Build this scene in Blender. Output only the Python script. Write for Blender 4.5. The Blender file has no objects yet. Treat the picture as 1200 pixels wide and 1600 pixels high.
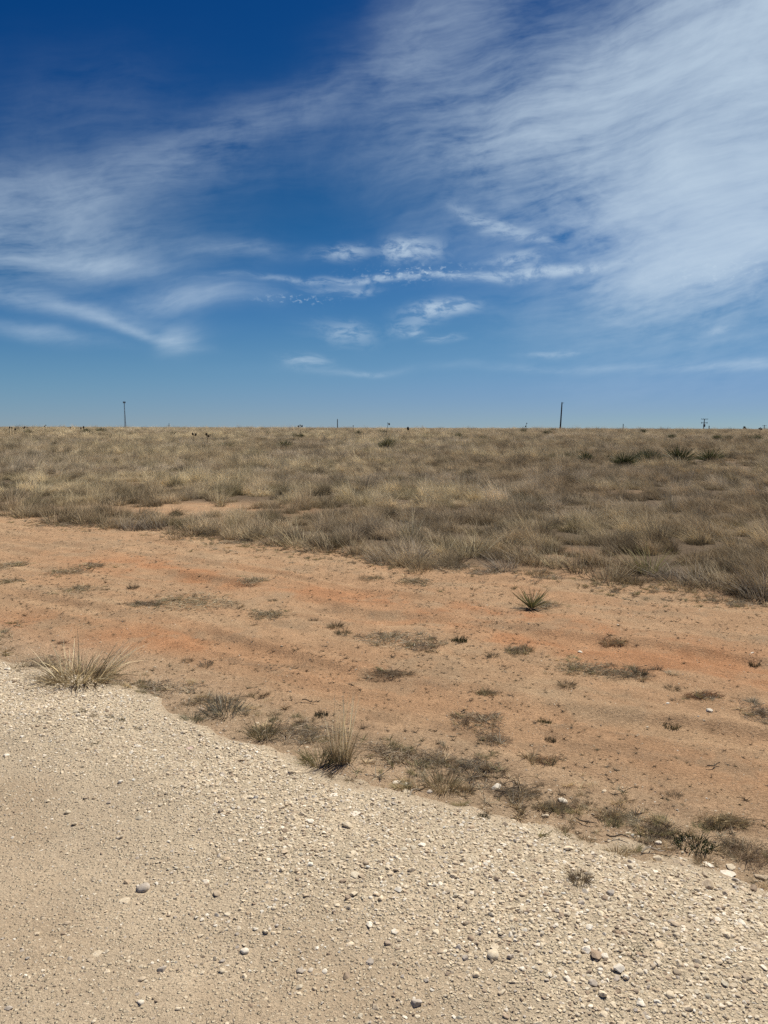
import bpy, bmesh, math, random
import numpy as np
from mathutils import Vector, Matrix, Euler

SC = bpy.context.scene
COL = SC.collection
RAD = math.radians
rng = np.random.default_rng(7)
random.seed(7)

# ------------------------------------------------------------------ camera
EYE = 1.55
PITCH = 6.27
ROLL = 0.17
FPX = 1202.0                                  # focal length in photo pixels (1200 x 1600)
cam_d = bpy.data.cameras.new("camera")
cam_d.sensor_fit = 'VERTICAL'
cam_d.sensor_height = 34.6
cam_d.lens = 26.0
cam_d.clip_start = 0.05
cam_d.clip_end = 20000
cam = bpy.data.objects.new("camera", cam_d)
COL.objects.link(cam)
CAM_M = Matrix.Translation((0, 0, EYE)) @ Matrix.Rotation(RAD(90 - PITCH), 4, 'X') @ Matrix.Rotation(RAD(ROLL), 4, 'Z')
cam.matrix_world = CAM_M
SC.camera = cam

# ------------------------------------------------------------------ view / light
SC.view_settings.view_transform = 'Standard'
SC.view_settings.look = 'None'
SC.view_settings.exposure = 0.25
SC.view_settings.gamma = 1.0
SC.view_settings.use_curve_mapping = False
SC.cycles.max_bounces = 6
SC.cycles.diffuse_bounces = 3
SC.cycles.transmission_bounces = 4
SC.cycles.sample_clamp_indirect = 6
SC.cycles.use_denoising = False

SUN_AZ, SUN_EL = 38.0, 56.0                   # clockwise from straight ahead, above the horizon
sd = Vector((math.sin(RAD(SUN_AZ)) * math.cos(RAD(SUN_EL)), math.cos(RAD(SUN_AZ)) * math.cos(RAD(SUN_EL)), math.sin(RAD(SUN_EL))))
sun_d = bpy.data.lights.new("sun", 'SUN')
sun_d.energy = 4.7
sun_d.angle = RAD(0.53)
sun_d.color = (1.0, 0.935, 0.83)
sun = bpy.data.objects.new("sun", sun_d)
sun.rotation_euler = sd.to_track_quat('Z', 'Y').to_euler()
sun.location = (20, 20, 60)
COL.objects.link(sun)


def px_dir(u, v):
    d = CAM_M.to_3x3() @ Vector(((u - 600) / FPX, -(v - 800) / FPX, -1.0))
    return d.normalized()


def px_azel(u, v):
    d = px_dir(u, v)
    return math.atan2(d.x, d.y), math.asin(d.z)


class NT:
    """tiny helper to write node trees"""
    def __init__(self, nt):
        self.nt = nt
        self.n = nt.nodes
        self.l = nt.links

    def node(self, t, **kw):
        n = self.n.new(t)
        for k, v in kw.items():
            setattr(n, k, v)
        return n

    def put(self, sock, v):
        if hasattr(v, 'is_output') or isinstance(v, bpy.types.NodeSocket):
            self.l.new(v, sock)
        elif v is not None:
            if sock.type == 'RGBA' and len(v) == 3:
                v = (*v, 1)
            sock.default_value = v

    def m(self, op, a, b=None, c=None, clamp=False):
        n = self.node('ShaderNodeMath', operation=op, use_clamp=clamp)
        self.put(n.inputs[0], a)
        if b is not None:
            self.put(n.inputs[1], b)
        if c is not None:
            self.put(n.inputs[2], c)
        return n.outputs[0]

    def mix(self, f, a, b, blend='MIX'):
        n = self.node('ShaderNodeMix', data_type='RGBA', blend_type=blend)
        self.put(n.inputs[0], f)
        self.put(n.inputs[6], a)
        self.put(n.inputs[7], b)
        return n.outputs[2]

    def noise(self, vec, scale, detail=4, rough=0.55, dist=0.0, col=False):
        n = self.node('ShaderNodeTexNoise')
        self.put(n.inputs['Vector'], vec)
        n.inputs['Scale'].default_value = scale
        n.inputs['Detail'].default_value = detail
        n.inputs['Roughness'].default_value = rough
        n.inputs['Distortion'].default_value = dist
        return n.outputs[1 if col else 0]

    def smooth(self, x, a, b, lo=0.0, hi=1.0):
        n = self.node('ShaderNodeMapRange', interpolation_type='SMOOTHSTEP')
        self.put(n.inputs[0], x)
        n.inputs[1].default_value = a
        n.inputs[2].default_value = b
        n.inputs[3].default_value = lo
        n.inputs[4].default_value = hi
        return n.outputs[0]

    def comb(self, x, y, z=0.0):
        n = self.node('ShaderNodeCombineXYZ')
        self.put(n.inputs[0], x)
        self.put(n.inputs[1], y)
        self.put(n.inputs[2], z)
        return n.outputs[0]

    def vm(self, op, a, b):
        n = self.node('ShaderNodeVectorMath', operation=op)
        self.put(n.inputs[0], a)
        self.put(n.inputs[1], b)
        return n.outputs[0]


# ------------------------------------------------------------------ sky with thin high cloud
world = bpy.data.worlds.new("World")
SC.world = world
world.use_nodes = True
world.node_tree.nodes.clear()
w = NT(world.node_tree)
sky = w.node('ShaderNodeTexSky', sky_type='NISHITA')
sky.sun_disc = False
sky.sun_elevation = RAD(SUN_EL)
sky.sun_rotation = RAD(SUN_AZ)
sky.altitude = 3000
sky.air_density = 1.0
sky.dust_density = 0.0
sky.ozone_density = 5.0
SKY_STRENGTH = 0.1
tc = w.node('ShaderNodeTexCoord')
sep = w.node('ShaderNodeSeparateXYZ')
w.put(sep.inputs[0], tc.outputs['Generated'])
az = w.m('ARCTAN2', sep.outputs[0], sep.outputs[1])
el = w.m('ARCSINE', sep.outputs[2])
# a polarised, contrasty phone-camera blue: one tone curve for the whole sky
cur = w.node('ShaderNodeRGBCurve')
cur.mapping.extend = 'EXTRAPOLATED'
for ci_, pts_ in enumerate([
        [(0, 0), (.096, .003), (.15, .018), (.202, .044), (.329, .122), (.623, .235), (.74, .275), (1, .40)],
        [(0, 0), (.18, .051), (.275, .109), (.365, .172), (.545, .285), (.794, .362), (.86, .39), (1, .50)],
        [(0, 0), (.382, .205), (.549, .301), (.663, .40), (.80, .47), (.9, .53), (1, .60)]]):
    cv = cur.mapping.curves[ci_]
    cv.points[0].location, cv.points[1].location = pts_[0], pts_[-1]
    for p_ in pts_[1:-1]:
        cv.points.new(*p_)
cur.mapping.update()
w.put(cur.inputs[1], w.vm('MULTIPLY', sky.outputs[0], (SKY_STRENGTH,) * 3))
skycol = w.vm('MULTIPLY', cur.outputs[0], (0.84 / SKY_STRENGTH,) * 3)

# warped angular coordinates make the streaks curl a little
base = w.comb(az, el)
wv = w.noise(base, 3.2, 3, 0.5, col=True)
wv2 = w.noise(base, 11.0, 3, 0.55, col=True)
warp = w.vm('ADD', w.vm('MULTIPLY', w.vm('SUBTRACT', wv, (0.5, 0.5, 0.5)), (0.20, 0.08, 0)),
            w.vm('MULTIPLY', w.vm('SUBTRACT', wv2, (0.5, 0.5, 0.5)), (0.030, 0.010, 0)))
wc = w.vm('ADD', base, warp)
ws = w.node('ShaderNodeSeparateXYZ')
w.put(ws.inputs[0], wc)
waz, wel = ws.outputs[0], ws.outputs[1]


def blob(u, v, su, sv, ang, amp, x=None, y=None):
    """soft elliptical patch of cloud; place and size given in photo pixels, kept as azimuth and elevation"""
    a0, e0 = px_azel(u, v)
    sa, se = su / FPX, sv / FPX
    dx = w.m('SUBTRACT', waz if x is None else x, a0)
    dy = w.m('SUBTRACT', wel if y is None else y, e0)
    ca, sn = math.cos(RAD(ang)), math.sin(RAD(ang))
    p = w.m('ADD', w.m('MULTIPLY', dx, ca / sa), w.m('MULTIPLY', dy, sn / sa))
    q = w.m('ADD', w.m('MULTIPLY', dx, -sn / se), w.m('MULTIPLY', dy, ca / se))
    r2 = w.m('ADD', w.m('MULTIPLY', p, p), w.m('MULTIPLY', q, q))
    return w.m('MULTIPLY', w.m('POWER', 2.718, w.m('MULTIPLY', r2, -1.0)), amp)


def total(items):
    s = items[0]
    for i in items[1:]:
        s = w.m('ADD', s, i)
    return s


veil = total([blob(*b) for b in [
    # u, v, half width, half height, tilt, amount
    (1190, 235, 250, 175, 20, 1.15),
    (960, 150, 215, 68, 24, 0.50),
    (1150, 40, 200, 80, 10, 0.65),
    (730, 150, 160, 48, 20, 0.30),
    (770, 235, 150, 32, 8, 0.30),
    (1030, 300, 220, 38, 8, 0.40),
    (1130, 410, 150, 45, 12, 0.75),
    (1000, 425, 80, 22, -4, 0.35),
    (430, 190, 190, 32, 18, 0.21),
    (230, 288, 170, 38, 12, 0.24),
    (70, 385, 180, 42, 2, 0.46),
    (40, 310, 150, 42, 0, 0.26),
    (170, 412, 120, 12, 0, 0.30),
    (80, 468, 150, 14, -7, 0.40),
    (230, 508, 70, 8, -14, 0.36),
    (315, 528, 26, 17, 20, 0.55),
    (330, 466, 80, 17, 4, 0.45),
    (60, 515, 100, 12, -4, 0.30),
    (380, 395, 60, 10, 0, 0.28),
    (700, 30, 130, 55, 25, 0.30),
    (110, 190, 150, 60, 10, 0.07),
    (1000, 572, 330, 7, 0, 0.22),
    (1190, 568, 60, 9, 0, 0.35),
]])
puffs = total([blob(*b) for b in [
    (640, 390, 40, 13, 0, 1.0),
    (525, 392, 34, 9, 6, 0.62),
    (680, 478, 42, 10, 5, 1.05),
    (610, 430, 180, 4.5, 2.6, 0.65),
    (860, 416, 100, 5.5, 3.4, 0.85),
    (800, 402, 30, 9, 0, 0.65),
    (775, 352, 55, 8, -20, 0.55),
    (820, 375, 45, 5, -14, 0.35),
    (525, 448, 40, 6, 0, 0.45),
    (635, 503, 34, 12, 14, 0.30),
    (518, 515, 36, 15, -6, 0.40),
    (480, 563, 20, 8, -4, 0.45),
    (633, 518, 14, 5, 0, 0.40),
    (675, 530, 22, 6, 0, 0.32),
    (1135, 508, 24, 6, 10, 0.30),
    (845, 546, 40, 5, 4, 0.28),
    (550, 576, 40, 4, 0, 0.22),
]])
curds = total([blob(*b, x=az, y=el) for b in [
    (645, 427, 70, 10, 3, 1.0),
    (465, 468, 46, 6, 0, 0.85),
    (1120, 425, 70, 18, 5, 0.5),
]])
ct_, sn_ = math.cos(RAD(9)), math.sin(RAD(9))
wr = w.comb(w.m('ADD', w.m('MULTIPLY', waz, ct_), w.m('MULTIPLY', wel, sn_)), w.m('SUBTRACT', w.m('MULTIPLY', wel, ct_), w.m('MULTIPLY', waz, sn_)))
fib = w.noise(w.vm('MULTIPLY', wr, (5.5, 34.0, 1.0)), 1.0, 9, 0.62, 0.12)
fib2 = w.noise(w.vm('MULTIPLY', wr, (34.0, 110.0, 1.0)), 1.0, 6, 0.62, 0.25)
soft = w.noise(base, 6.0, 5, 0.6, 0.6)
tex = w.m('ADD', w.m('MULTIPLY', fib, 0.46), w.m('ADD', w.m('MULTIPLY', fib2, 0.18), w.m('MULTIPLY', soft, 0.36)))
# elsewhere in the sky a thin scatter of the same streaks goes on
rest = w.smooth(w.noise(w.vm('MULTIPLY', base, (1.0, 2.2, 1.0)), 1.6, 3, 0.5), 0.52, 0.75, 0.0, 0.3)
outside = w.smooth(w.m('ABSOLUTE', az), 0.48, 0.85)
veil_all = w.m('ADD', veil, w.m('MULTIPLY', rest, outside))
thin = w.m('MINIMUM', 1.15, w.m('MULTIPLY', veil_all, 1.6))
veil_d = w.m('MAXIMUM', 0.0, w.m('ADD', w.m('MULTIPLY', veil_all, 0.92), w.m('MULTIPLY', w.m('MULTIPLY', w.m('SUBTRACT', tex, 0.525), 3.3), thin)))
puff_t = w.noise(w.vm('MULTIPLY', wc, (34.0, 85.0, 1.0)), 1.0, 6, 0.65, 0.3)
puff_d = w.m('MULTIPLY', puffs, w.smooth(puff_t, 0.36, 0.62, 0.15, 1.2))
cn = w.noise(w.vm('MULTIPLY', base, (120.0, 200.0, 1.0)), 1.0, 3, 0.6, 0.2)
curd_d = w.m('MULTIPLY', curds, w.smooth(cn, 0.52, 0.70, 0.0, 0.7))
dens = w.m('ADD', veil_d, w.m('ADD', puff_d, curd_d))
dens = w.m('SUBTRACT', 1.0, w.m('POWER', 2.718, w.m('MULTIPLY', dens, -1.05)))
dens = w.m('MULTIPLY', dens, w.smooth(el, 0.0, 0.05))
CLOUD = (4.8, 5.85, 6.85)
final = w.mix(dens, skycol, CLOUD)
bg = w.node('ShaderNodeBackground')
w.put(bg.inputs[0], final)
bg.inputs[1].default_value = SKY_STRENGTH
wo = w.node('ShaderNodeOutputWorld')
w.put(wo.inputs[0], bg.outputs[0])


# ------------------------------------------------------------------ noise
def _hash(ix, iy, seed):
    h = (ix.astype(np.int64) * 374761393 + iy.astype(np.int64) * 668265263 + seed * 1442695041) & 0xFFFFFFFF
    h = ((h ^ (h >> 13)) * 1274126177) & 0xFFFFFFFF
    h = (h ^ (h >> 16)) & 0xFFFFFFFF
    return h.astype(np.float64) / 4294967295.0


def vnoise(x, y, seed=0):
    x = np.asarray(x, float)
    y = np.asarray(y, float)
    ix, iy = np.floor(x), np.floor(y)
    fx, fy = x - ix, y - iy
    sx = fx * fx * fx * (fx * (fx * 6 - 15) + 10)
    sy = fy * fy * fy * (fy * (fy * 6 - 15) + 10)
    a, b = _hash(ix, iy, seed), _hash(ix + 1, iy, seed)
    c, d = _hash(ix, iy + 1, seed), _hash(ix + 1, iy + 1, seed)
    return (a + (b - a) * sx) * (1 - sy) + (c + (d - c) * sx) * sy


def fbm(x, y, scale, octaves=4, seed=0, gain=0.5):
    """0..1, SCALE in metres"""
    x = np.asarray(x, float) / scale
    y = np.asarray(y, float) / scale
    s, amp, tot = 0.0, 1.0, 0.0
    for o in range(octaves):
        s = s + amp * vnoise(x + 17.3 * o, y - 9.1 * o, seed + o * 13)
        tot += amp
        amp *= gain
        x, y = x * 2.03, y * 2.03
    return s / tot


def sstep(a, b, x):
    t = np.clip((np.asarray(x, float) - a) / (b - a), 0, 1)
    return t * t * (3 - 2 * t)


# ------------------------------------------------------------------ lie of the land
CREST = 105.0


def swell(x, y):
    """the plain: flat by the road, one long gentle rise, then lower land beyond"""
    y = np.asarray(y, float)
    x = np.asarray(x, float)
    z = 1.16 * sstep(6, CREST, y) ** 1.1
    z = z - 5.2 * sstep(CREST + 8, 430, y)
    z = z + 0.16 * (fbm(x, y, 16, 3, 5) - 0.5) * sstep(14, 45, y)
    return z


def hit(u, v):
    """the point of the ground that the photo shows at pixel u, v"""
    d = px_dir(u, v)
    t = np.concatenate([np.linspace(0.5, 30, 6000), np.linspace(30, 160, 6000)[1:]])
    x, y, z = d.x * t, d.y * t, EYE + d.z * t
    k = np.nonzero(z <= swell(x, y))[0]
    i = k[0] if len(k) else len(t) - 1
    return float(x[i]), float(y[i])


def line_of(pts):
    P = np.array(sorted(hit(u, v) for u, v in pts))
    xs, ys = P[:, 0], P[:, 1]
    sl = (ys[0] - ys[-1]) / (xs[0] - xs[-1])
    xs = np.concatenate([[xs[0] - 200], xs, [xs[-1] + 200]])
    ys = np.concatenate([[ys[0] - 200 * sl], ys, [ys[-1] + 200 * sl]])
    return xs, ys, 1 / math.hypot(1, sl)


ROADX, ROADY, ROADC = line_of([(0, 1033), (90, 1052), (200, 1085), (300, 1125), (390, 1165), (500, 1212), (620, 1245),
                               (720, 1265), (800, 1290), (950, 1335), (1100, 1362), (1199, 1400)])
FIELDX, FIELDY, FIELDC = line_of([(0, 800), (100, 815), (190, 825), (300, 836), (430, 851), (560, 865), (640, 884),
                                  (760, 893), (860, 902), (950, 912), (1080, 920), (1199, 940)])


def road_s(x, y):
    """metres inside the gravel road (negative on the dirt)"""
    s = (np.interp(x, ROADX, ROADY) - y) * ROADC
    return s + 0.16 * (fbm(x, y, 0.5, 3, 21) - 0.5) + 0.10 * (fbm(x, y, 0.13, 2, 22) - 0.5)


def field_s(x, y):
    """metres inside the prairie grass"""
    s = (y - np.interp(x, FIELDX, FIELDY)) * FIELDC
    return s + 0.7 * (fbm(x, y, 1.1, 3, 31) - 0.5)


def ground_z(x, y):
    r = np.hypot(x, y)
    z = swell(x, y)
    near = 1 - sstep(25, 60, r)
    z = z + near * (0.05 * (fbm(x, y, 1.7, 3, 41) - 0.5) + 0.024 * (fbm(x, y, 0.28, 3, 42) - 0.5))
    z = z + near * 0.012 * (fbm(x, y, 0.09, 2, 43) - 0.5)
    # wheel and run-off furrows along the verge
    q = (np.interp(x, ROADX, ROADY) - y) * ROADC + 0.5 * (fbm(x, y, 2.5, 2, 44) - 0.5)
    for off_, wd_, dp_ in [(2.6, 0.16, 0.022), (1.25, 0.13, 0.018), (3.3, 0.10, 0.012), (1.9, 0.08, 0.010), (4.2, 0.13, 0.012)]:
        dp_ = dp_ * 1.6 * sstep(0.35, 0.65, fbm(x, y, 1.6, 2, int(off_ * 10)))
        z = z - dp_ * np.exp(-((q + off_) / wd_) ** 4) + 0.35 * dp_ * np.exp(-((np.abs(q + off_) - wd_ * 1.4) / (0.4 * wd_)) ** 2)
    z = z + 0.05 * sstep(0.0, 0.6, field_s(x, y)) * near
    s = road_s(x, y)
    return z - 0.07 * sstep(0.12, 0.5, s)


def road_z(x, y):
    s = road_s(x, y)
    z = swell(x, y) + 0.05 * (fbm(x, y, 1.7, 3, 41) - 0.5)
    z = z - 0.055 + 0.075 * sstep(-0.28, 0.12, s)
    z = z + 0.030 * np.exp(-((s - 0.55) / 0.45) ** 2) + 0.010 * (fbm(x, y, 0.2, 3, 51) - 0.5)
    return z + 0.004 * (fbm(x, y, 0.06, 2, 52) - 0.5)


def surf_z(x, y):
    return np.maximum(ground_z(x, y), np.where(road_s(x, y) > -0.3, road_z(x, y), -99))


# ------------------------------------------------------------------ materials
def new_mat(name):
    m = bpy.data.materials.new(name)
    m.use_nodes = True
    m.node_tree.nodes.clear()
    t = NT(m.node_tree)
    out = t.node('ShaderNodeOutputMaterial')
    return m, t, out


def bsdf(t, out, color, rough=0.9, normal=None, spec=0.2):
    b = t.node('ShaderNodeBsdfPrincipled')
    t.put(b.inputs['Base Color'], color)
    t.put(b.inputs['Roughness'], rough)
    b.inputs['Specular IOR Level'].default_value = spec
    if normal is not None:
        t.put(b.inputs['Normal'], normal)
    t.put(out.inputs[0], b.outputs[0])
    return b


def bump(t, height, strength, dist, prev=None):
    b = t.node('ShaderNodeBump')
    b.inputs['Strength'].default_value = strength
    b.inputs['Distance'].default_value = dist
    t.put(b.inputs['Height'], height)
    if prev is not None:
        t.put(b.inputs['Normal'], prev)
    return b.outputs[0]


def attr(t, name, kind='GEOMETRY'):
    a = t.node('ShaderNodeAttribute')
    a.attribute_name = name
    a.attribute_type = kind
    return a


def soil_material():
    m, t, out = new_mat("sandy_soil")
    pos = t.node('ShaderNodeTexCoord').outputs['Object']
    c = attr(t, 'col').outputs['Color']
    g1 = t.noise(pos, 9.0, 6, 0.65)
    g2 = t.noise(pos, 70.0, 5, 0.7)
    g3 = t.noise(pos, 330.0, 3, 0.6)
    c = t.mix(1.0, c, t.mix(g1, (0.80, 0.78, 0.76), (1.2, 1.22, 1.22)), 'MULTIPLY')
    c = t.mix(1.0, c, t.mix(t.smooth(g2, 0.3, 0.7), (0.76, 0.74, 0.72), (1.2, 1.2, 1.2)), 'MULTIPLY')
    c = t.mix(1.0, c, t.mix(t.smooth(g3, 0.3, 0.7), (0.72, 0.70, 0.68), (1.26, 1.26, 1.26)), 'MULTIPLY')
    # scattered pale grit
    v = t.node('ShaderNodeTexVoronoi')
    t.put(v.inputs['Vector'], pos)
    v.inputs['Scale'].default_value = 95
    vs = t.node('ShaderNodeSeparateColor')
    t.put(vs.inputs[0], v.outputs['Color'])
    grit = t.m('MULTIPLY', t.smooth(vs.outputs[0], 0.90, 0.93), t.smooth(v.outputs['Distance'], 0.42, 0.25))
    c = t.mix(t.m('MULTIPLY', grit, 0.55), c, (0.52, 0.42, 0.30))
    grain = t.m('MULTIPLY', t.smooth(vs.outputs[1], 0.90, 0.93), t.smooth(v.outputs['Distance'], 0.40, 0.25))
    c = t.mix(t.m('MULTIPLY', grain, 0.6), c, (0.12, 0.075, 0.045))
    n = bump(t, g1, 0.35, 0.03)
    n = bump(t, g2, 0.9, 0.016, n)
    n = bump(t, t.m('ADD', g3, t.m('MULTIPLY', grit, 1.5)), 0.9, 0.004, n)
    bsdf(t, out, c, 0.95, n, 0.1)
    return m


def road_material():
    m, t, out = new_mat("crushed_caliche")
    pos = t.node('ShaderNodeTexCoord').outputs['Object']
    c = attr(t, 'col').outputs['Color']
    st = attr(t, 'stony').outputs['Fac']
    g1 = t.noise(pos, 14.0, 5, 0.65)
    g2 = t.noise(pos, 120.0, 4, 0.7)
    g3 = t.noise(pos, 420.0, 3, 0.65)
    wv = t.vm('ADD', pos, t.vm('MULTIPLY', t.noise(pos, 60.0, 2, 0.5, col=True), (0.006, 0.006, 0.006)))
    v = t.node('ShaderNodeTexVoronoi')
    t.put(v.inputs['Vector'], wv)
    v.inputs['Scale'].default_value = 88
    v2 = t.node('ShaderNodeTexVoronoi')
    t.put(v2.inputs['Vector'], wv)
    v2.inputs['Scale'].default_value = 190
    s1 = t.node('ShaderNodeSeparateColor')
    t.put(s1.inputs[0], v.outputs['Color'])
    s2 = t.node('ShaderNodeSeparateColor')
    t.put(s2.inputs[0], v2.outputs['Color'])
    d1 = t.smooth(v.outputs['Distance'], 0.55, 0.2)
    d2 = t.smooth(v2.outputs['Distance'], 0.55, 0.2)
    k1 = t.m('MULTIPLY', d1, t.smooth(t.m('ADD', s1.outputs[0], t.m('MULTIPLY', st, 0.45)), 0.62, 0.75))
    k2 = t.m('MULTIPLY', d2, t.smooth(t.m('ADD', s2.outputs[0], t.m('MULTIPLY', st, 0.35)), 0.55, 0.7))
    c = t.mix(1.0, c, t.mix(g1, (0.84, 0.83, 0.82), (1.14, 1.14, 1.14)), 'MULTIPLY')
    c = t.mix(1.0, c, t.mix(t.smooth(g2, 0.3, 0.7), (0.80, 0.79, 0.78), (1.16, 1.16, 1.16)), 'MULTIPLY')
    c = t.mix(1.0, c, t.mix(t.smooth(g3, 0.3, 0.7), (0.76, 0.75, 0.74), (1.2, 1.2, 1.2)), 'MULTIPLY')
    peb = t.mix(s1.outputs[1], (0.41, 0.33, 0.22), (0.76, 0.66, 0.47))
    peb2 = t.mix(s2.outputs[1], (0.36, 0.285, 0.19), (0.73, 0.63, 0.455))
    c = t.mix(t.m('MULTIPLY', k2, 0.65), c, peb2)
    c = t.mix(t.m('MULTIPLY', k1, 0.75), c, peb)
    n = bump(t, g1, 0.3, 0.02)
    n = bump(t, t.m('ADD', t.m('MULTIPLY', k2, 0.5), g2), 0.8, 0.006, n)
    n = bump(t, t.m('ADD', k1, t.m('MULTIPLY', g3, 0.3)), 0.9, 0.006, n)
    bsdf(t, out, c, 0.92, n, 0.15)
    return m


def stone_material():
    m, t, out = new_mat("limestone")
    pos = t.node('ShaderNodeTexCoord').outputs['Object']
    tint = attr(t, 'tint', 'INSTANCER').outputs['Color']
    g1 = t.noise(pos, 3.0, 5, 0.6)
    g2 = t.noise(pos, 14.0, 4, 0.7)
    c = t.mix(1.0, tint, t.mix(t.smooth(g1, 0.3, 0.7), (0.80, 0.77, 0.72), (1.14, 1.14, 1.14)), 'MULTIPLY')
    c = t.mix(1.0, c, t.mix(t.smooth(g2, 0.3, 0.7), (0.85, 0.84, 0.82), (1.1, 1.1, 1.1)), 'MULTIPLY')
    n = bump(t, g2, 0.5, 0.0015)
    bsdf(t, out, c, 0.88, n, 0.2)
    return m


def leaf_material(name, trans=0.35, gloss=0.06, rough=0.5, contrast=(0.62, 1.36)):
    """dry or green blades: colour from the plant's own tint, each blade a shade of its own"""
    m, t, out = new_mat(name)
    tint = attr(t, 'tint', 'INSTANCER').outputs['Color']
    sh = attr(t, 'shade').outputs['Color']
    ss = t.node('ShaderNodeSeparateColor')
    t.put(ss.inputs[0], sh)
    lo, hi = contrast
    k = t.m('ADD', t.m('MULTIPLY', ss.outputs[0], hi - lo), lo)
    grey = t.mix(ss.outputs[1], (1.06, 1.0, 0.88), (0.98, 1.0, 1.02))
    c = t.mix(1.0, tint, grey, 'MULTIPLY')
    c = t.mix(1.0, c, t.comb(k, k, k), 'MULTIPLY')
    d = t.node('ShaderNodeBsdfDiffuse')
    t.put(d.inputs[0], c)
    tr = t.node('ShaderNodeBsdfTranslucent')
    t.put(tr.inputs[0], c)
    g = t.node('ShaderNodeBsdfGlossy')
    g.inputs['Roughness'].default_value = rough
    g.inputs[0].default_value = (0.8, 0.8, 0.8, 1)
    a = t.node('ShaderNodeMixShader')
    a.inputs[0].default_value = trans
    t.put(a.inputs[1], d.outputs[0])
    t.put(a.inputs[2], tr.outputs[0])
    b = t.node('ShaderNodeMixShader')
    b.inputs[0].default_value = gloss
    t.put(b.inputs[1], a.outputs[0])
    t.put(b.inputs[2], g.outputs[0])
    t.put(out.inputs[0], b.outputs[0])
    return m


def plain_material(name, color, rough=0.8, spec=0.3, scale=6.0, var=0.25, metal=0.0):
    m, t, out = new_mat(name)
    pos = t.node('ShaderNodeTexCoord').outputs['Object']
    g = t.noise(pos, scale, 5, 0.65)
    lo, hi = 1 - var, 1 + var
    c = t.mix(1.0, color, t.mix(t.smooth(g, 0.3, 0.7), (lo, lo, lo), (hi, hi, hi)), 'MULTIPLY')
    b = bsdf(t, out, c, rough, bump(t, g, 0.3, 0.01), spec)
    b.inputs['Metallic'].default_value = metal
    return m


MAT_SOIL = soil_material()
MAT_ROAD = road_material()
MAT_STONE = stone_material()
MAT_GRASS = leaf_material("dry_grass", 0.24, 0.02, 0.6)
MAT_YUCCA = leaf_material("yucca_leaf", 0.12, 0.04, 0.45, (0.6, 1.45))
MAT_STEM = leaf_material("dead_stem", 0.15, 0.015, 0.6, (0.55, 1.4))
MAT_WOOD = plain_material("weathered_pole_wood", (0.065, 0.05, 0.042), 0.9, 0.2, 3.0)
MAT_STEEL = plain_material("galvanised_steel", (0.20, 0.21, 0.22), 0.55, 0.4, 2.0, 0.15)
MAT_TANK = plain_material("painted_transformer_grey", (0.10, 0.11, 0.115), 0.5, 0.4, 2.0, 0.15)
MAT_PORC = plain_material("porcelain", (0.12, 0.08, 0.06), 0.3, 0.5, 3.0, 0.1)
MAT_RED = plain_material("faded_red_paint", (0.30, 0.07, 0.05), 0.7, 0.3, 3.0, 0.2)
MAT_DUNG = plain_material("dried_dung", (0.27, 0.215, 0.155), 0.95, 0.1, 30.0, 0.4)
MAT_BARK = plain_material("bark", (0.07, 0.055, 0.04), 0.95, 0.1, 12.0, 0.3)


# ------------------------------------------------------------------ linking helpers
def mesh_from(name, V, F, mat, attrs=None, smooth=False):
    me = bpy.data.meshes.new(name)
    me.from_pydata([tuple(p) for p in V] if not isinstance(V, np.ndarray) else V.tolist(), [], F)
    if mat is not None:
        me.materials.append(mat)
    for k, a in (attrs or {}).items():
        a = np.asarray(a, np.float32)
        if a.ndim == 1:
            at = me.attributes.new(k, 'FLOAT', 'POINT')
            at.data.foreach_set('value', a)
        else:
            at = me.attributes.new(k, 'FLOAT_COLOR', 'POINT')
            if a.shape[1] == 3:
                a = np.concatenate([a, np.ones((len(a), 1), np.float32)], 1)
            at.data.foreach_set('color', a.ravel())
    if smooth:
        me.shade_smooth()
    me.update()
    return me


def link(name, data, loc=(0, 0, 0), rot=(0, 0, 0), scale=(1, 1, 1), parent=None):
    o = bpy.data.objects.new(name, data)
    COL.objects.link(o)
    o.location = loc
    o.rotation_euler = rot
    o.scale = scale
    if parent is not None:
        o.parent = parent
    return o


def tag(o, label=None, cat=None, group=None, kind=None):
    if label:
        o['label'] = label
    if cat:
        o['category'] = cat
    if group:
        o['group'] = group
    if kind:
        o['kind'] = kind
    return o


# ------------------------------------------------------------------ ground and gravel road
def polar(radii, angles):
    """rings of points round the camera's foot, closed; returns x, y, faces"""
    R, A = np.meshgrid(radii, angles, indexing='ij')
    x = (R * np.sin(A)).ravel()
    y = (R * np.cos(A)).ravel()
    nr, na = len(radii), len(angles)
    i, j = np.meshgrid(np.arange(nr - 1), np.arange(na), indexing='ij')
    j2 = (j + 1) % na
    F = np.stack([i * na + j, (i + 1) * na + j, (i + 1) * na + j2, i * na + j2], -1).reshape(-1, 4)
    return x, y, F


ANG = np.concatenate([np.linspace(-36, 36, 440), np.linspace(36, 324, 66)[1:-1]]) * math.pi / 180
RNEAR = 1.3 * np.exp(np.arange(0, 430) * 0.0066)                       # to about 22 m
RFAR = RNEAR[-1] * np.exp(np.arange(1, 140) * 0.0475)                  # to about 16 km
RADII = np.concatenate([np.linspace(0.05, 1.25, 14), RNEAR, RFAR])
RADII = RADII[RADII < 12000]


def gauss_px(x, y, u, v, su, sv, ang=0.0):
    """soft patch on the ground; centre by photo pixel, size in metres along / across the verge"""
    cx, cy = hit(u, v)
    th = RAD(-33.0 + ang)
    dx, dy = x - cx, y - cy
    p = dx * math.cos(th) + dy * math.sin(th)
    q = -dx * math.sin(th) + dy * math.cos(th)
    return np.exp(-(p / su) ** 2 - (q / sv) ** 2)


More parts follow.
